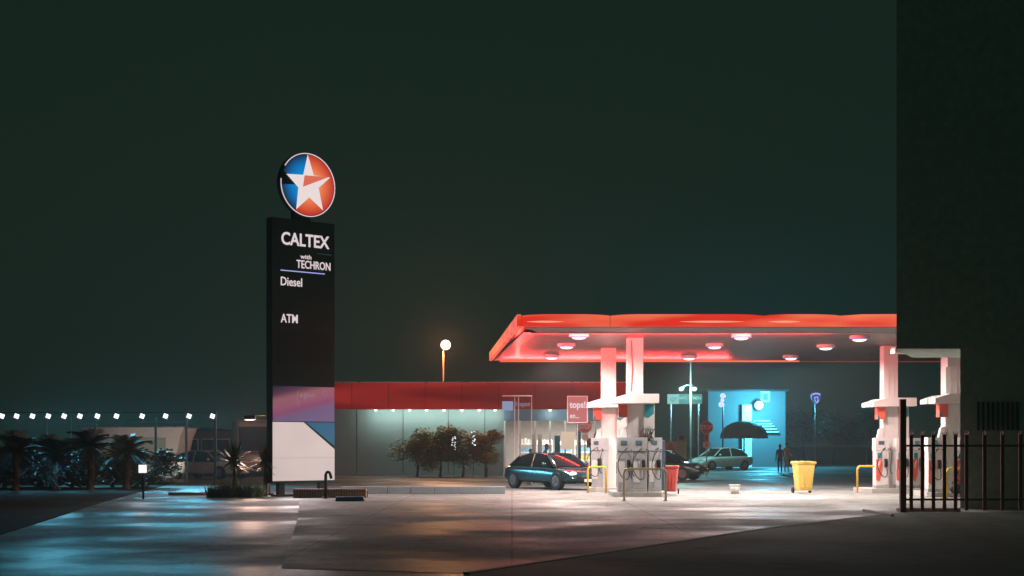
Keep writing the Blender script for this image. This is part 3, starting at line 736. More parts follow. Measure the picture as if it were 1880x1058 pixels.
# noticeboards
d = 70
t = thing("notice_board", "small pink noticeboard between the pale STOP sign and the round sign", "sign", (X(1084, d), d, 0))
post(t, Z(806, d), .03); MB().box(-.19, .19, -.08, -.03, Z(822, d), Z(805, d)).build("board", mat("pink_board", (.5, .28, .27), .5), t)
MB().cyl((0, -.084, Z(815, d)), .07, .006, 'Y', 16).build("symbol", dark_metal, t)
t = thing("notice_board", "framed noticeboard on a pale panel left of the red STOP sign", "sign", (X(1251, 80), 80, 0))
post(t, Z(798, 80), .04, white_paint)
MB().box(-.22, .22, -.08, -.03, Z(810, 80), Z(797, 80)).build("board", mat("grey_board", (.3, .3, .3), .5), t)
MB().box(-.14, .14, -.09, -.081, Z(808, 80), Z(800, 80)).build("picture", dark_metal, t)
MB().box(-.28, .28, -.08, -.03, .1, Z(811, 80)).build("lower_panel", mat("green_panel", (.4, .52, .36), .5), t)
t = thing("banner", "wide pale banner behind the dark car right of the grey pumps", "banner", (X(1218, 78), 78, 0))
MB().box(-.7, .75, -.04, 0, Z(833, 78), Z(811, 78)).build("cloth", mat("banner_cream", (.6, .52, .45), .6), t)
MB().prism([(.2, Z(832, 78)), (.25, Z(820, 78)), (.38, Z(813, 78)), (.5, Z(818, 78)), (.6, Z(826, 78)), (.6, Z(832, 78))], -.05, -.041).build("print", mat("banner_pink", (.5, .25, .2), .6), t)
for q_ in (-.68, .72): MB().tube([(q_, .03, .004), (q_, .03, Z(811, 78))], .03, 6).build("post", steel, t)
# street direction sign, teal
d = 92
t = thing("direction_sign", "wide dark teal road sign under the twin head street lamp", "sign", (X(1257, d), d, 0))
for q_ in (-.9, .9): MB().tube([(q_, .05, .004), (q_, .05, Z(725, d))], .05, 8).build("post", steel, t)
hw = 32*d/KPX
MB().box(-hw, hw, -.05, 0, Z(742, d), Z(724, d)).build("board", glow("teal_board", srgb(16, 92, 90), .9), t)
MB().box(-hw, -hw+.75, -.062, -.051, Z(742, d), Z(724, d)).build("emblem_panel", glow("board_pale", srgb(120, 165, 160), .9), t)
MB().prism([(-hw+.15, Z(735, d)), (-hw+.2, Z(731, d)), (-hw+.36, Z(728, d)), (-hw+.6, Z(731, d)), (-hw+.5, Z(735, d)), (-hw+.36, Z(739, d))], -.07, -.063).build("emblem_shape", mat("emblem_dark", (.01, .05, .06), .5), t)
text("lettering", "MYC", glow("board_text", srgb(120, 190, 175), .9), t, (-.1, -.055, Z(731, d)), .5, .18, bold=.01)
text("lettering", "4 MEN", glow("board_text2", srgb(150, 225, 195), .9), t, (.68, -.055, Z(731, d)), .7, .2, bold=.01)
# twin head street lamp
d = 90
t = thing("street_lamp", "thin street lamp pole with two glaring heads rising behind the canopy edge", "street lamp", (X(1268, d), d, 0))
MB().tube([(0, 0, .004), (0, 0, Z(640, d))], .07, 8, r1=.04).build("pole", mat("pole_grey", (.4, .38, .36), .4, .3), t)
for px in (1250, 1274):
    x = X(px, d)-X(1268, d); zz = Z(714, d)
    MB().tube([(0, 0, zz+.25), (x*.6, -.1, zz+.22), (x, -.15, zz+.08)], .03, 6).build("arm", steel, t)
    h = MB().sphere((x, -.15, zz+.06), .2, 14, (1, 1, .5)).build("lamp_head", steel, t, True)
    MB().sphere((x, -.2, zz-.03), .15, 14, (1, 1, .8)).build("bulb", glow("green_white_bulb", (.75, 1, .9, 1), 2.2), h, True)
    light("lamp_light", 'POINT', t, (x, -.6, zz-.25), 500, (.35, 1, .95), size=.15)

# ---------------------------------------------------------------- blue lit building, umbrella, shield sign
d = 106
tb = thing("low_building", "low building washed in blue light behind the forecourt", "building", (0, 0, 0))
bw_m = mat("blue_wall", (.07, .085, .09), .7, noise=.2, bump=.2)
MB().box(X(1300, d), X(1442, d), d, d+8, 0, Z(719, d)).build("wall", bw_m, tb)
MB().box(X(1296, d), X(1446, d), d-.5, d+8.2, Z(719, d), Z(716, d)).build("roof", dark_metal, tb)
MB().box(X(1361, d), X(1378, d), d-.5, d-.01, 0, Z(744, d)).build("pillar", white_paint, tb)
p_ = MB().box(X(1397, d), X(1413, d), d-.06, d-.01, Z(738, d), Z(719, d)).build("poster", offwhite, tb)
MB().box(X(1400, d), X(1410, d), d-.07, d-.061, Z(735, d), Z(723, d)).build("picture", bw_m, p_)
lo = MB()
for i in range(5):
    py = 772+i*5
    lo.box(X(1383+i*2, d), X(1412+i*4, d), d-.35-.0*i, d-.05, Z(py+2.2, d), Z(py, d))
lo.build("awning_slat", mat("slat", (.6, .62, .6), .6), tb)
sc_ = MB().cyl((X(1390, d), d-.75, Z(745, d)), .35, .2, 'Y', 20).build("wall_lamp", dark_metal, tb)
MB().sphere((X(1390, d), d-.9, Z(745, d)), .32, 16).build("bulb", glow("blue_white_bulb", (.75, .97, 1, 1), 2.5), sc_, True)
light("wall_light", 'POINT', tb, (X(1390, d), d-3.2, Z(748, d)), 5500, (.06, .55, .80), size=.3)
um = thing("patio_umbrella", "dark domed patio umbrella in front of the blue lit building", "umbrella", (X(1366, 100), 100, 0))
MB().tube([(0, 0, .004), (0, 0, Z(773, 100))], .06, 8).build("pole", dark_metal, um)
cv = MB(); rings = []
for i in range(7):
    f = i/6; rr = 1.7*math.sin(f*PI/2)**.9 if i else .02; zz = Z(773, 100)-1.25*(1-math.cos(f*PI/2))
    rings.append([cv.bm.verts.new((rr*math.cos(2*PI*k2/16), rr*math.sin(2*PI*k2/16), zz+(.06 if k2 % 2 else 0)*f)) for k2 in range(16)])
for a, b in zip(rings, rings[1:]):
    for k2 in range(16): cv.bm.faces.new((a[k2], a[(k2+1) % 16], b[(k2+1) % 16], b[k2]))
cvo = cv.build("canopy", mat("umbrella_cloth", (.015, .02, .022), .8), um)
sm = cvo.modifiers.new("solid", 'SOLIDIFY'); sm.thickness = .02
d = 100
t = thing("shield_sign", "small blue and white lit shield sign high against the dark sky", "sign", (X(1498, d), d, 0))
MB().tube([(0, .1, .004), (0, .1, Z(722, d))], .06, 8).build("post", dark_metal, t)
sz = .36
sh = [(-sz, Z(725, d)), (-sz*.8, Z(721, d)), (0, Z(719.5, d)), (sz*.8, Z(721, d)), (sz, Z(725, d)), (sz*.85, Z(735, d)), (sz*.4, Z(741, d)), (0, Z(743, d)), (-sz*.4, Z(739, d)), (-sz*.85, Z(734, d))]
MB().prism(sh, -.1, .05).build("plate", glow("shield_blue", srgb(38, 62, 150), 1), t)
swt = glow("shield_white", srgb(190, 200, 240), 1)
MB().tube([(.28*math.cos(a), -.11, Z(727, d)+.16*math.sin(a)) for a in [PI*.1+PI*.8*i/10 for i in range(11)]], .045, 6).tube([(-.06, -.11, Z(738, d)), (-.12, -.11, Z(730, d)), (.1, -.11, Z(729, d)), (.14, -.11, Z(737, d)), (.0, -.11, Z(740, d))], .05, 6).build("symbol", swt, t)
# tiny wiggly blue white lamp beyond the umbrella
t = thing("garden_lamp", "small blue white globe cluster lamp on a dark post right of the STOP sign", "lamp", (X(1327, 98), 98, 0))
MB().tube([(0, 0, .004), (0, 0, Z(745, 98))], .05, 8).build("post", dark_metal, t)
for i, (dx_, py, r) in enumerate(((0, 727, .19), (-.03, 735, .14), (-.1, 743, .2))): MB().sphere((dx_, 0, Z(py, 98)), r, 12).build("globe", glow("bluewhite", srgb(205, 215, 250), 1.2), t, True)

# ================================================================ CARS
def car(label, body_m, L=4.4, W_=1.75, Hh=1.42, loc=(0, 0, 0), rz=0, lit=False, group="cars parked round the forecourt", van=False):
    """x forward, y left; nose at +x"""
    t = thing("parked_car" if not van else "parked_van", label, "car" if not van else "van", loc, rz, group)
    # stations: x, zbelt, halfwidth, zbottom
    if not van:
        st = [(-.50, .60, .80, .42), (-.49, .86, .88, .28), (-.42, .95, .96, .22), (-.25, .93, 1.0, .2), (0, .91, 1.0, .2), (.2, .90, 1.0, .2), (.36, .82, .97, .2), (.46, .68, .90, .24), (.495, .56, .80, .34), (.50, .50, .76, .38)]
        cab = [(-.40, .94, .80), (-.30, 1.30, .70), (-.16, 1.41, .66), (.0, 1.42, .66), (.10, 1.36, .68), (.25, .90, .82)]
    else:
        st = [(-.50, 1.2, .95, .4), (-.49, 1.35, .99, .3), (-.3, 1.4, 1, .28), (0, 1.4, 1, .28), (.30, 1.35, 1, .28), (.42, 1.2, .98, .28), (.48, 1.02, .92, .3), (.50, .9, .88, .4)]
        cab = [(-.495, 1.38, .97), (-.48, 2.9, .90), (-.1, 3.0, .90), (.28, 2.9, .88), (.33, 2.75, .88), (.43, 1.25, .95)]
    k_ = Hh/1.42 if not van else Hh/3.0
    b = MB(); prev = None
    for fx, zb, hw, z0 in st:
        x = fx*L; hw *= W_/2; zb *= k_; n = 5
        prof = [(-hw*.9, z0), (-hw, z0+.12), (-hw, (z0+zb)/2), (-hw*.985, zb-.12), (-hw*.90, zb-.02), (0, zb+.03), (hw*.90, zb-.02), (hw*.985, zb-.12), (hw, (z0+zb)/2), (hw, z0+.12), (hw*.9, z0)]
        ring = [b.bm.verts.new((x, y, zz)) for y, zz in prof]
        if prev:
            for i in range(len(ring)): b.bm.faces.new((prev[i], prev[(i+1) % len(ring)], ring[(i+1) % len(ring)], ring[i]))
        else: b.bm.faces.new(ring[::-1])
        prev = ring
    b.bm.faces.new(prev)
    bo = b.build("body", body_m, t, True)
    sd = bo.modifiers.new("sub", 'SUBSURF'); sd.levels = 1; sd.render_levels = 2
    # roof and glasshouse
    b = MB(); prev = None; top = []
    for i, (fx, zz, hw) in enumerate(cab):
        x = fx*L; zz *= k_; hw *= W_/2; base = .86*k_ if not van else 1.3*k_; bw = (.86 if not van else .97)*W_/2
        ring = [b.bm.verts.new(p) for p in ((x, -bw, base), (x, -hw, zz-.04), (x, -hw*.85, zz), (x, hw*.85, zz), (x, hw, zz-.04), (x, bw, base))]
        if prev:
            for j in range(5): b.bm.faces.new((prev[j], prev[j+1], ring[j+1], ring[j]))
        prev = ring
    b.build("windows" if not van else "cab", glass_dark if not van else body_m, t, True)
    r = MB()
    rs = cab[1:-1]
    prev = None
    for fx, zz, hw in rs:
        x = fx*L; hw *= W_/2; zz *= k_
        ring = [r.bm.verts.new(p) for p in ((x, -hw*1.01, zz-.05), (x, -hw*.87, zz+.012), (x, hw*.87, zz+.012), (x, hw*1.01, zz-.05))]
        if prev:
            for j in range(3): r.bm.faces.new((prev[j], prev[j+1], ring[j+1], ring[j]))
        prev = ring
    if not van:
        r.build("roof", body_m, t, True)
        for sy in (-1, 1):
            for (xa, za, ha), (xb, zb2, hb) in ((cab[0], cab[1]), (cab[4], cab[5]), ((-.08, .9, .85), (-.08, 1.40, .67))):
                MB().tube([(xa*L, sy*(.86*W_/2 if za < 1 else ha*W_/2), za*k_-.03), (xb*L, sy*(hb*W_/2 if zb2 > 1 else .86*W_/2), zb2*k_-.03)], .035, 6).build("door_pillar", body_m, t)
    else:
        r.bm.free()
        # windscreen
        (xa, za, ha), (xb, zb2, hb) = cab[4], cab[5]
        za *= k_; zb2 *= k_
        def on(f, s): 
            x = xa*L+(xb-xa)*L*f+.09; zz = (za-.1)+(zb2-za)*f; return (x, s*(ha+(hb-ha)*f)*.90*W_/2, zz)
        MB().face([on(.03, -1), on(.03, 1), on(.88, 1), on(.88, -1)]).build("windscreen", mat("van_glass", (.03, .05, .09), .08, spec=.9), t)
        for s in (-.35, .35): MB().tube([on(.9, s), Vector(on(.5, s+.3))+Vector((.03, 0, 0))], .012, 5).build("wiper", black_rubber, t)
    # wheels
    for fx in (-.31, .31):
        for sy in (-1, 1):
            wv = MB().cyl((fx*L, sy*(W_/2-.08), .32), .32, .2, 'Y', 28).build("wheel", black_rubber, t)
            rim = MB().cyl((fx*L, sy*(W_/2+.022), .32), .20, .01, 'Y', 20)
            for a in range(5): rim.tube([(fx*L, sy*(W_/2+.03), .32), (fx*L+.18*math.cos(a*1.2566), sy*(W_/2+.03), .32+.18*math.sin(a*1.2566))], .022, 5)
            rim.build("rim", mat("alloy_grey", (.16, .16, .16), .5, .2), wv)
    zl = .62*k_ if not van else .95*k_
    hl = glow("headlight_on", (1, .88, .82, 1), 1.6) if lit else mat("headlight_off", (.5, .5, .5), .15)
    for sy in (-1, 1):
        MB().sphere((.455*L, sy*.33*W_, zl), .13, 14, (.8, 1.3, .7)).build("headlight", hl, t, True)
        MB().sphere((-.485*L, sy*.36*W_, zl+.15), .1, 12, (.5, 1.2, .8)).build("tail_light", mat("tail_red", (.3, .02, .02), .3), t, True)
        MB().sphere((.17*L, sy*(W_/2+.08), .98*k_ if not van else 1.7*k_), .1, 12, (.6, 1, .7)).build("wing_mirror", body_m, t, True)
    MB().box(.492*L, .502*L, -.3*W_, .3*W_, .34, .48).build("grille", dark_metal, t)
    MB().box(.503*L, .507*L, -.24, .24, .30, .40).build("number_plate", white_paint, t)
    if lit: light("headlight_beam", 'SPOT', t, (.54*L, -.33*W_, zl), 160, (1, .9, .85), (PI/2-.12, 0, -PI/2), .08, spot=1.0)
    return t
dk = mat("car_dark", (.02, .07, .085), .18, .2, spec=.7); si = mat("car_white", (.6, .6, .6), .25, spec=.6); wt = mat("van_white", (.55, .52, .52), .35)
car("dark teal sedan with a glaring headlight waiting left of the pumps", dk, 4.4, 1.75, 1.33, (X(1016, 52.6), 52.6, 0), math.radians(-56), True)
car("dark car half hidden behind the grey pumps", dk, 4.3, 1.75, 1.38, (X(1213, 66), 66, 0), math.radians(-25))
car("silver car beyond the red STOP sign", si, 4.3, 1.75, 1.45, (X(1322, 92), 92, 0), math.radians(-150))
car("white car parked left of the white van behind the spiky plants", si, 4.3, 1.75, 1.36, (X(384, 68), 68, 0), math.radians(-28))
car("white van with large windscreen parked behind the spiky plants", wt, 6.0, 2.05, 2.95, (X(456, 74), 75.2, 0), math.radians(-76), van=True, group="vans parked by the pylon")

# ================================================================ PEOPLE
def person(label, x, y, h, top_m, rz=0, lean=0.0, arm=0.3):
    t = thing("person", label, "person", (x, y, 0), rz)
    s = h/1.75
    V = [(0, 0, .95, .135), (0, .0, 1.15, .125), (0, -lean*.3, 1.38, .15), (0, -lean*.42, 1.50, .055), (0, -lean*.5, 1.58, .07), (0, -lean*.55, 1.66, .095), (0, -lean*.55, 1.72, .07),
         (.09, 0, .88, .10), (.10, -.02, .50, .062), (.10, 0, .10, .042), (.10, -.12, .04, .038),
         (-.09, 0, .88, .10), (-.10, -.03, .50, .062), (-.11, .02, .10, .042), (-.11, -.10, .04, .038),
         (.18, -lean*.3, 1.40, .062), (.24, -lean*.3, 1.12, .045), (.24, -lean*.3-arm, 1.0, .034), (.24, -lean*.3-arm-.09, .99, .03),
         (-.18, -lean*.3, 1.40, .062), (-.24, -lean*.3+.02, 1.12, .045), (-.24, -lean*.3-.08, .88, .034), (-.24, -lean*.3-.10, .79, .03)]
    E = [(0, 1), (1, 2), (2, 3), (3, 4), (4, 5), (5, 6), (0, 7), (7, 8), (8, 9), (9, 10), (0, 11), (11, 12), (12, 13), (13, 14), (2, 15), (15, 16), (16, 17), (17, 18), (2, 19), (19, 20), (20, 21), (21, 22)]
    me = bpy.data.meshes.new("body"); me.from_pydata([(a*s, b*s, c*s) for a, b, c, r in V], E, [])
    o = bpy.data.objects.new("body", me); C.objects.link(o); o.parent = t
    sk = o.modifiers.new("skin", 'SKIN'); sk.use_smooth_shade = True
    lay = me.skin_vertices[0].data
    for i, (a, b, c, r) in enumerate(V): lay[i].radius = (r*s, r*s*(.8 if i < 3 else 1))
    lay[0].use_root = True
    sb = o.modifiers.new("sub", 'SUBSURF'); sb.levels = 1; sb.render_levels = 2
    me.materials.append(top_m)
    hd = MB().sphere((0, -lean*.55*s, 1.70*s), .105*s, 16, (.85, 1, 1.05)).build("hair", mat("hair", (.012, .01, .009), .7), t, True)
    hy = -lean*.55*s-.085*s
    MB().sphere((0, hy, 1.645*s), .075*s, 14, (.9, .6, 1.2)).build("face", skin_m, t, True)
    MB().tube([(0, hy-.045*s, 1.66*s), (0, hy-.065*s, 1.63*s)], .012*s, 6).build("nose", skin_m, t)
    for sx in (-1, 1):
        MB().sphere((sx*.028*s, hy-.043*s, 1.668*s), .009*s, 8).build("eye", dark_metal, t)
        MB().sphere((sx*.08*s, hy+.08*s, 1.65*s), .02*s, 8, (.5, 1, 1.4)).build("ear", skin_m, t)
        hx = .24*s*sx; yy = (-lean*.3-arm-.1)*s if sx > 0 else (-lean*.3-.10)*s; zz = .985*s if sx > 0 else .77*s
        hnd = MB().sphere((hx, yy, zz), .038*s, 10, (.6, 1.1, 1))
        for q in range(4):
            oy = (-.025+.017*q)*s
            if sx > 0: hnd.tube([(hx+oy, yy-.02*s, zz), (hx+oy, yy-.07*s, zz-.01*s), (hx+oy, yy-(.095-.006*abs(q-1.5))*s, zz-.04*s)], .009*s, 6)
            else: hnd.tube([(hx, yy+oy, zz-.02*s), (hx, yy+oy, zz-.07*s), (hx+.015*s, yy+oy, zz-(.1-.006*abs(q-1.5))*s)], .009*s, 6)
        hnd.tube([(hx-sx*.02*s, yy, zz), (hx-sx*.05*s, yy-.02*s, zz-.03*s)], .010*s, 6)
        hnd.build("hand", skin_m, t, True)
    # trousers / lower garment
    return t
person("person in dark clothing standing behind the sedan's rear window", X(970, 57), 57, 1.42, mat("cloth_teal", (.01, .05, .05), .8), math.radians(60), .25)
person("person in dark top leaning over beside the sedan's roof", X(996, 58), 58, 1.62, mat("cloth_dark", (.008, .03, .032), .8), math.radians(75), .35, .35)
person("person in pale top standing far back right of the umbrella", X(1444, 84), 84, 1.72, mat("cloth_pale", (.6, .55, .55), .8), math.radians(20))
person("person in blue top with dark hair right under the blue lit wall", X(1432, 82), 82, 1.62, mat("cloth_blue", (.03, .07, .3), .8), math.radians(-30))

# ================================================================ LEFT SIDE
# steel frame with flood lights
fy = 58.0
fr = thing("light_frame", "thin steel frame carrying a row of flood lights on the left", "frame", (0, 0, 0))
zl = Z(760, fy)
tealst = mat("frame_teal", (.10, .24, .26), .5, .3)
MB().tube([(X(-60, fy), fy, zl+.05), (X(395, fy), fy, zl+.05)], .02, 6).build("cable", dark_metal, fr)
MB().box(X(228, fy), X(344, fy), fy-.06, fy+.06, Z(777, fy), Z(773, fy)).box(X(120, fy), X(206, fy), fy-.06, fy+.06, Z(777, fy), Z(774, fy)).build("beam", tealst, fr)
for px in (86, 130, 176, 287, 343):
    MB().box(X(px, fy)-.045, X(px, fy)+.045, fy-.13, fy-.061, 0.05, Z(766 if px < 300 else 758, fy)).build("post", tealst, fr)
for q_ in (-60, 395): MB().box(X(q_, fy)-.045, X(q_, fy)+.045, fy-.05, fy+.05, 0, zl+.1).build("post", dark_metal, fr)
fl_px = [4, 31, 60, 89, 118, 147, 179, 214, 261, 304, 347, 390]
names = ["first", "second", "third", "fourth", "fifth", "sixth", "seventh", "eighth", "ninth", "tenth", "eleventh", "last"]
fl0 = None
for i, px in enumerate(fl_px):
    lab = "small white flood light, %s from the left edge on the frame's cable" % names[i] if i < 11 else "small white flood light at the right end of the cable, near the van"
    if fl0 is None:
        fl0 = thing("flood_light", lab, "flood light", (0, 0, 0), 0, "flood lights in a row on the left")
        MB().box(-.10, .10, -.10, .04, -.16, .04, .02).build("housing", white_paint, fl0)
        MB().face([(-.09, -.105, -.15), (.09, -.105, -.15), (.09, -.105, .03), (-.09, -.105, .03)]).build("lens", glow("flood_lens", (.9, .93, 1, 1), 1.8), fl0)
        MB().tube([(0, 0, .03), (0, 0, .1)], .015, 6).build("bracket", dark_metal, fl0)
        f = fl0
    else: f = copy_tree(fl0); f['label'] = lab
    f.location = (X(px, fy), fy, zl-.04); f.rotation_euler = (0, math.radians(20), math.radians(25))
    light("flood_beam", 'SPOT', f, (0, -.2, -.06), 240, (.14, .60, .85), (math.radians(-78), 0, math.radians(20)), .1, spot=1.6, blend=.8)
# white gabled kiosk wall behind
ky = 70.0
ks = thing("white_kiosk", "small white block with sloping end wall behind the palms", "building", (0, 0, 0))
MB().prism([(X(150, ky), Z(803, ky)), (X(150, ky), Z(785, ky)), (X(338, ky), Z(785, ky)), (X(330, ky), Z(804, ky))], ky, ky+3).build("upper_wall", white_paint, ks)
MB().prism([(X(304, ky), 0.0), (X(304, ky), Z(804, ky)), (X(330, ky), Z(804, ky)), (X(317, ky), 0.0)], ky+.01, ky+2.9).build("leg_wall", white_paint, ks)
MB().box(X(150, ky), X(300, ky), ky+1.5, ky+2.9, 0, Z(804, ky)).build("rear_wall", dark_wall_m, ks)
MB().box(X(145, ky), X(341, ky), ky-.05, ky+3.05, Z(785, ky), Z(783, ky)).build("coping", steel, ks)
light("kiosk_light", 'SPOT', ks, (X(335, ky), ky-4, .6), 180, (1, .85, .7), (math.radians(100), 0, math.radians(12)), .1, spot=1.4)
# brick house behind the cars
bh = thing("brick_house", "low brick outbuilding behind the white car", "building", (0, 0, 0))
MB().box(X(335, 84), X(432, 84), 84, 90, 0, Z(792, 84)).build("wall", brick, bh)
MB().prism([(X(333, 84)-.1, Z(792, 84)), (X(384, 84), Z(785, 84)), (X(434, 84)+.1, Z(792, 84))], 83.8, 90.2).build("roof", dark_metal, bh)
for px in (352, 382, 410): 
    wf = MB().box(X(px, 84)-.4, X(px, 84)+.4, 83.93, 83.99, 1.0, 2.0).build("window", white_paint, bh)
    MB().box(X(px, 84)-.34, X(px, 84)+.34, 83.91, 83.929, 1.06, 1.94).build("pane", glass_dark, wf)
# box light
t = thing("box_light", "small square white box light on a short post in the dark verge", "lamp", (X(263, 41), 41, .05))
zz = Z(861, 41)-.05
MB().tube([(0, 0, 0), (0, 0, zz-.1)], .03, 8).build("post", dark_metal, t)
b = MB().box(-.13, .13, -.06, .06, zz-.13, zz+.13, .01).build("housing", dark_metal, t)
MB().box(-.115, .115, -.075, -.061, zz-.115, zz+.115).build("lens", glow("box_lens", (1, .88, .86, 1), 1.2), b)
light("box_beam", 'AREA', t, (0, -.12, zz), 8, (.9, .9, 1), (-PI/2, 0, 0), .22)

# ---------------------------------------------------------------- plants
def blade(m, base, az, el, L, w_, droop=.5, n=5):
    base = Vector(base); dirv = Vector((math.cos(az)*math.cos(el), math.sin(az)*math.cos(el), math.sin(el)))
    side = Vector((-math.sin(az), math.cos(az), 0)); prev = None
    for i in range(n+1):
        t = i/n; p = base+dirv*L*t+Vector((0, 0, -droop*L*t*t)); ww = w_*(1-t)**.7*(.6+.4*min(1, t*4))+.001
        a = m.bm.verts.new(p-side*ww); b = m.bm.verts.new(p+side*ww)
        if prev: m.bm.faces.new((prev[0], prev[1], b, a))
        prev = (a, b)
def yucca(label, x, y, th, R_, seed=1, n=110):
    random.seed(seed)
    t = thing("yucca_plant", label, "plant", (x, y, 0), 0, "spiky yuccas")
    MB().tube([(0, 0, .004), (.02, 0, th*.5), (0, .02, th)], .08, 10, r1=.06).build("trunk", bark, t)
    m = MB()
    for i in range(n):
        az = random.uniform(0, 2*PI); el = random.uniform(-.5, 1.5)
        blade(m, (0, 0, th+random.uniform(-.1, .12)), az, el, R_*random.uniform(.75, 1.1), .04, .12)
    m.build("crown", leaf, t); return t
yucca("spiky yucca with dark trunk before the white van's nose", X(430, 44), 44, Z(850, 44), .78, 3, 150)
yucca("smaller spiky yucca just left of the slim pole", X(486, 44.5), 44.5, Z(850, 44.5), .62, 5, 110)
def palm(label, x, y, th, R_, seed):
    random.seed(seed)
    t = thing("palm_tree", label, "palm tree", (x, y, 0.05), 0, "palms on the left verge")
    MB().tube([(0, 0, 0), (.05, 0, th*.5), (0, 0, th)], .16, 10, r1=.12).build("trunk", bark, t)
    m = MB()
    for i in range(38):
        az = i*2.4+random.uniform(-.2, .2); el = random.uniform(-.5, 1.4); L = R_*random.uniform(.85, 1.15)
        dirv = Vector((math.cos(az)*math.cos(el), math.sin(az)*math.cos(el), math.sin(el))); side = Vector((-math.sin(az), math.cos(az), 0))
        pts = [Vector((0, 0, th))+dirv*L*q/10+Vector((0, 0, -.55*L*(q/10)**2)) for q in range(11)]
        m.tube(pts, .014, 4, r1=.004)
        for q in range(2, 30):
            f = q/30*10; a = int(f); p = pts[a].lerp(pts[min(10, a+1)], f-a)
            for sgn in (-1, 1):
                ll = .42*math.sin(PI*(q/31)**.8)+.08; dd = (side*sgn+dirv*.6+Vector((0, 0, -.35))).normalized()
                e = p+dd*ll; wv = dirv*.016
                v = [m.bm.verts.new(p-wv), m.bm.verts.new(p+wv), m.bm.verts.new(e)]; m.bm.faces.new(v)
    m.build("crown", leaf_dark, t); return t
palm("feathery palm at the left edge of the photograph", X(28, 48), 48, 1.35, 1.35, 11)
palm("feathery palm, second from the left edge", X(98, 50), 50, 1.2, 1.4, 12)
palm("feathery palm, third from the left edge, before the kiosk's dark rear", X(165, 49), 49, 1.5, 1.3, 13)
palm("feathery palm overlapping the white kiosk wall", X(232, 51), 51, 1.3, 1.4, 14)
def tuft(label, x, y, h, n, seed, m_=leaf):
    random.seed(seed); m = MB()
    for i in range(n):
        az = random.uniform(0, 2*PI); r = random.uniform(0, .18)
        blade(m, (r*math.cos(az), r*math.sin(az), 0), az+random.uniform(-.6, .6), random.uniform(.8, 1.5), h*random.uniform(.6, 1.1), .006, .28, 5)
    o = m.build("grass_tuft", m_); o.location = (x, y, .0); tag(o, label, "ornamental grass", "grass tufts below the yuccas"); return o
gm = mat("grass_green", (.10, .15, .07), .6, noise=.4)
for i, (px, hh, lab) in enumerate(((388, .6, "fine grass tuft at the left end of the planting, below the white car"), (405, .75, "fine grass tuft second from the left, between white car and yucca"), (418, .8, "fine grass tuft just left of the yucca trunk"), (441, .85, "fine grass tuft just right of the yucca trunk"), (458, .7, "fine grass tuft midway between the two yuccas"), (474, .65, "yellow green grass tuft at the foot of the smaller yucca"))):
    tuft(lab, X(px, 43.6+.3*(i % 2)), 43.6+.3*(i % 2), hh, 260, 20+i, gm if i < 5 else mat("grass_yellow", (.2, .22, .06), .6))
def bush(name, label, cat, x, y, th, cr, cz, n, seed, group, m_=leaf, leafsz=.07):
    random.seed(seed)
    t = thing(name, label, cat, (x, y, 0), 0, group)
    tk = MB().tube([(0, 0, .0), (.04, 0, th*.5), (0, .03, th)], .09, 8, r1=.05)
    cl = []
    for i in range(11):
        a = random.uniform(0, 2*PI); r = cr[0]*random.uniform(.2, .8)
        c = Vector((r*math.cos(a), r*math.sin(a)*.7, cz+random.uniform(-.6, .6)*cr[1])); cl.append((c, random.uniform(.25, .48)*cr[0]))
        tk.tube([(0, .03, th), c*.5+Vector((0, 0, th*.5)), c], .03, 5, r1=.01)
    tk.build("trunk", bark, t)
    m = MB()
    for i in range(n):
        c, r = random.choice(cl); v = Vector((random.gauss(0, 1), random.gauss(0, 1), random.gauss(0, 1))).normalized()*r*random.uniform(.3, 1.15)
        v.z *= .75; p = c+v; s = leafsz*random.uniform(.6, 1.4)
        q = Matrix.Rotation(random.uniform(0, 6.28), 3, 'Z') @ Matrix.Rotation(random.uniform(0, 3.14), 3, 'X')
        m.face([p+q @ Vector(o_) for o_ in ((-s, 0, 0), (0, -s*.5, 0), (s, 0, 0), (0, s*.5, 0))])
    m.build("crown", m_, t); return t
bl_ = mat("bush_leaf", (.16, .22, .09), .5, noise=.5)
G = "small trees in front of the shop wall"
bush("small_tree", "rounded small tree in front of the shop wall, leftmost of its row", "tree", X(766, 72.6), 72.6, .9, (1.6, 1.2), 1.45, 7000, 31, G, bl_)
bush("small_tree", "rounded small tree second from the left before the shop wall", "tree", X(808, 72.2), 72.2, 1.0, (1.3, 1.1), 1.6, 6000, 32, G, bl_)
bush("small_tree", "rounded small tree third from the left before the shop wall", "tree", X(850, 72.7), 72.7, .9, (1.7, 1.0), 1.5, 7000, 33, G, bl_)
bush("small_tree", "sandy coloured small tree nearest the glazed shop front", "tree", X(892, 72.2), 72.2, .8, (1.2, 1.3), 1.35, 5600, 34, G, mat("bush_sand", (.32, .28, .15), .6, noise=.4))
for lab, px, py in (("cluster of tiny white fairy lights hanging in the second and third small trees", 833, 815), ("cluster of tiny blue white fairy lights right of the third small tree", 869, 806)):
    fl = MB(); random.seed(px)
    t = thing("fairy_lights", lab, "fairy lights", (X(px, 70.2), 70.2, 0))
    MB().tube([(0, 0, .004), (.03, 0, Z(py-12, 70.2))], .012, 6).build("stake", dark_metal, t)
    for i in range(16):
        a_ = random.uniform(-.1, .1); fl.sphere((a_, -.02+random.uniform(-.05, .05), Z(py, 70.2)+random.uniform(-.32, .36)), random.uniform(.016, .032), 8)
    for q in range(2): pass
    tag(fl.build("bulb", glow("fairy", (.85, .9, 1, 1), 1.6), t), None, None, None, "stuff")
G = "dark shrubs between the palms"
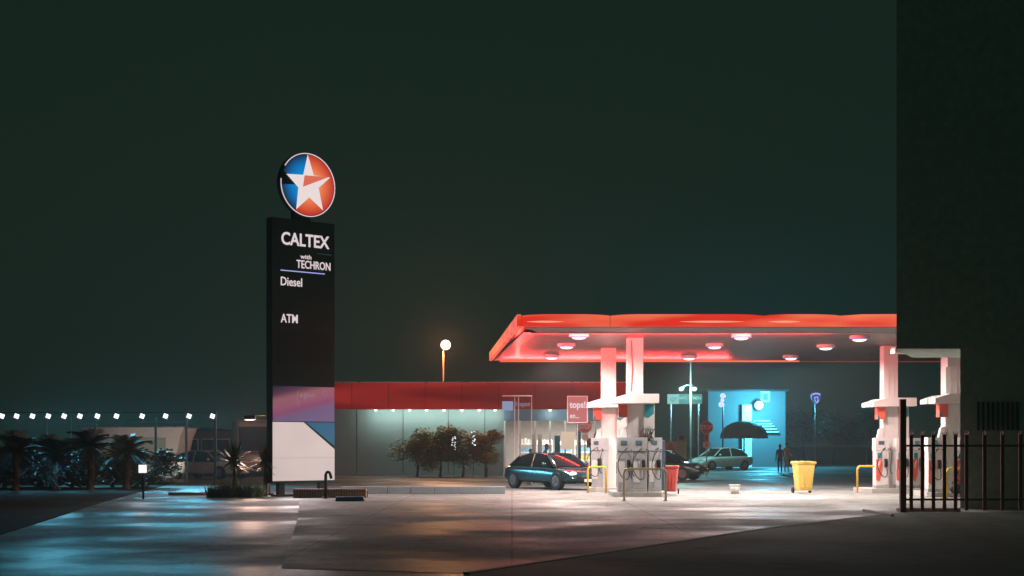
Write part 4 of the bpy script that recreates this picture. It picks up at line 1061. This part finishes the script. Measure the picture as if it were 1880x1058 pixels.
for i, (px, lab) in enumerate(((8, "low dark shrub at the left edge under the palms"), (66, "low dark shrub between the first and second palm"), (132, "low dark shrub between the second and third palm"), (200, "low dark shrub between the third and last palm"), (262, "low dark shrub behind the square box light"))):
    bush("dark_shrub", lab, "shrub", X(px, 53.5), 53.5+.4*(i % 2), .3, (1.3, .7), .75, 3200, 70+i, G, leaf_dark, .08)
G = "dark trees far behind the station"
for i, (px, d, hh, lab) in enumerate(((1475, 112, 3.2, "dark bushy tree beyond the blue lit building"), (1530, 118, 3.0, "dark bushy tree below and right of the shield sign"), (1590, 115, 3.3, "dark bushy tree behind the white and red pumps"))):
    bush("dark_tree", lab, "tree", X(px, d), d, 1.8, (2.6, 1.3), hh, 3500, 50+i, G, leaf_dark, .14)
# white thin bus-stop like posts and hanging box left of the tops sign
d = 60
t = thing("glass_shelter", "tall thin framed glass shelter with mirrored tops! lettering left of the canopy columns", "shelter", (X(955, d), d, 0))
for px in (945, 952, 976): MB().box(X(px, d)-X(955, d)-.02, X(px, d)-X(955, d)+.02, -.03, .03, .004, Z(728, d)).build("frame", white_paint, t)
MB().box(X(922, d)-X(955, d), X(977, d)-X(955, d), -.5, .4, Z(728, d), Z(726.5, d)).build("roof", steel, t)
q = MB().box(X(922, d)-X(955, d), X(942, d)-X(955, d), -.1, .1, Z(754, d), Z(737, d), .01).build("light_box", glow("box_pale_blue", srgb(130, 150, 185), .9), t)
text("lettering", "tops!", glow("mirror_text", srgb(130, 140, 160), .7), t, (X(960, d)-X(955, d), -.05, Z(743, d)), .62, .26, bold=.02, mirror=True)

hz = MB().box(-130, 130, -12, 190, -1, 16).build("haze", None); hz['kind'] = 'stuff'
hm = bpy.data.materials.new("haze"); hm.use_nodes = True; nt = hm.node_tree; nt.nodes.clear()
vo = nt.nodes.new("ShaderNodeVolumePrincipled"); ou = nt.nodes.new("ShaderNodeOutputMaterial")
vo.inputs["Color"].default_value = (.85, .92, .92, 1); vo.inputs["Density"].default_value = .0011; vo.inputs["Anisotropy"].default_value = .3
nt.links.new(vo.outputs[0], ou.inputs["Volume"]); hz.data.materials.append(hm)
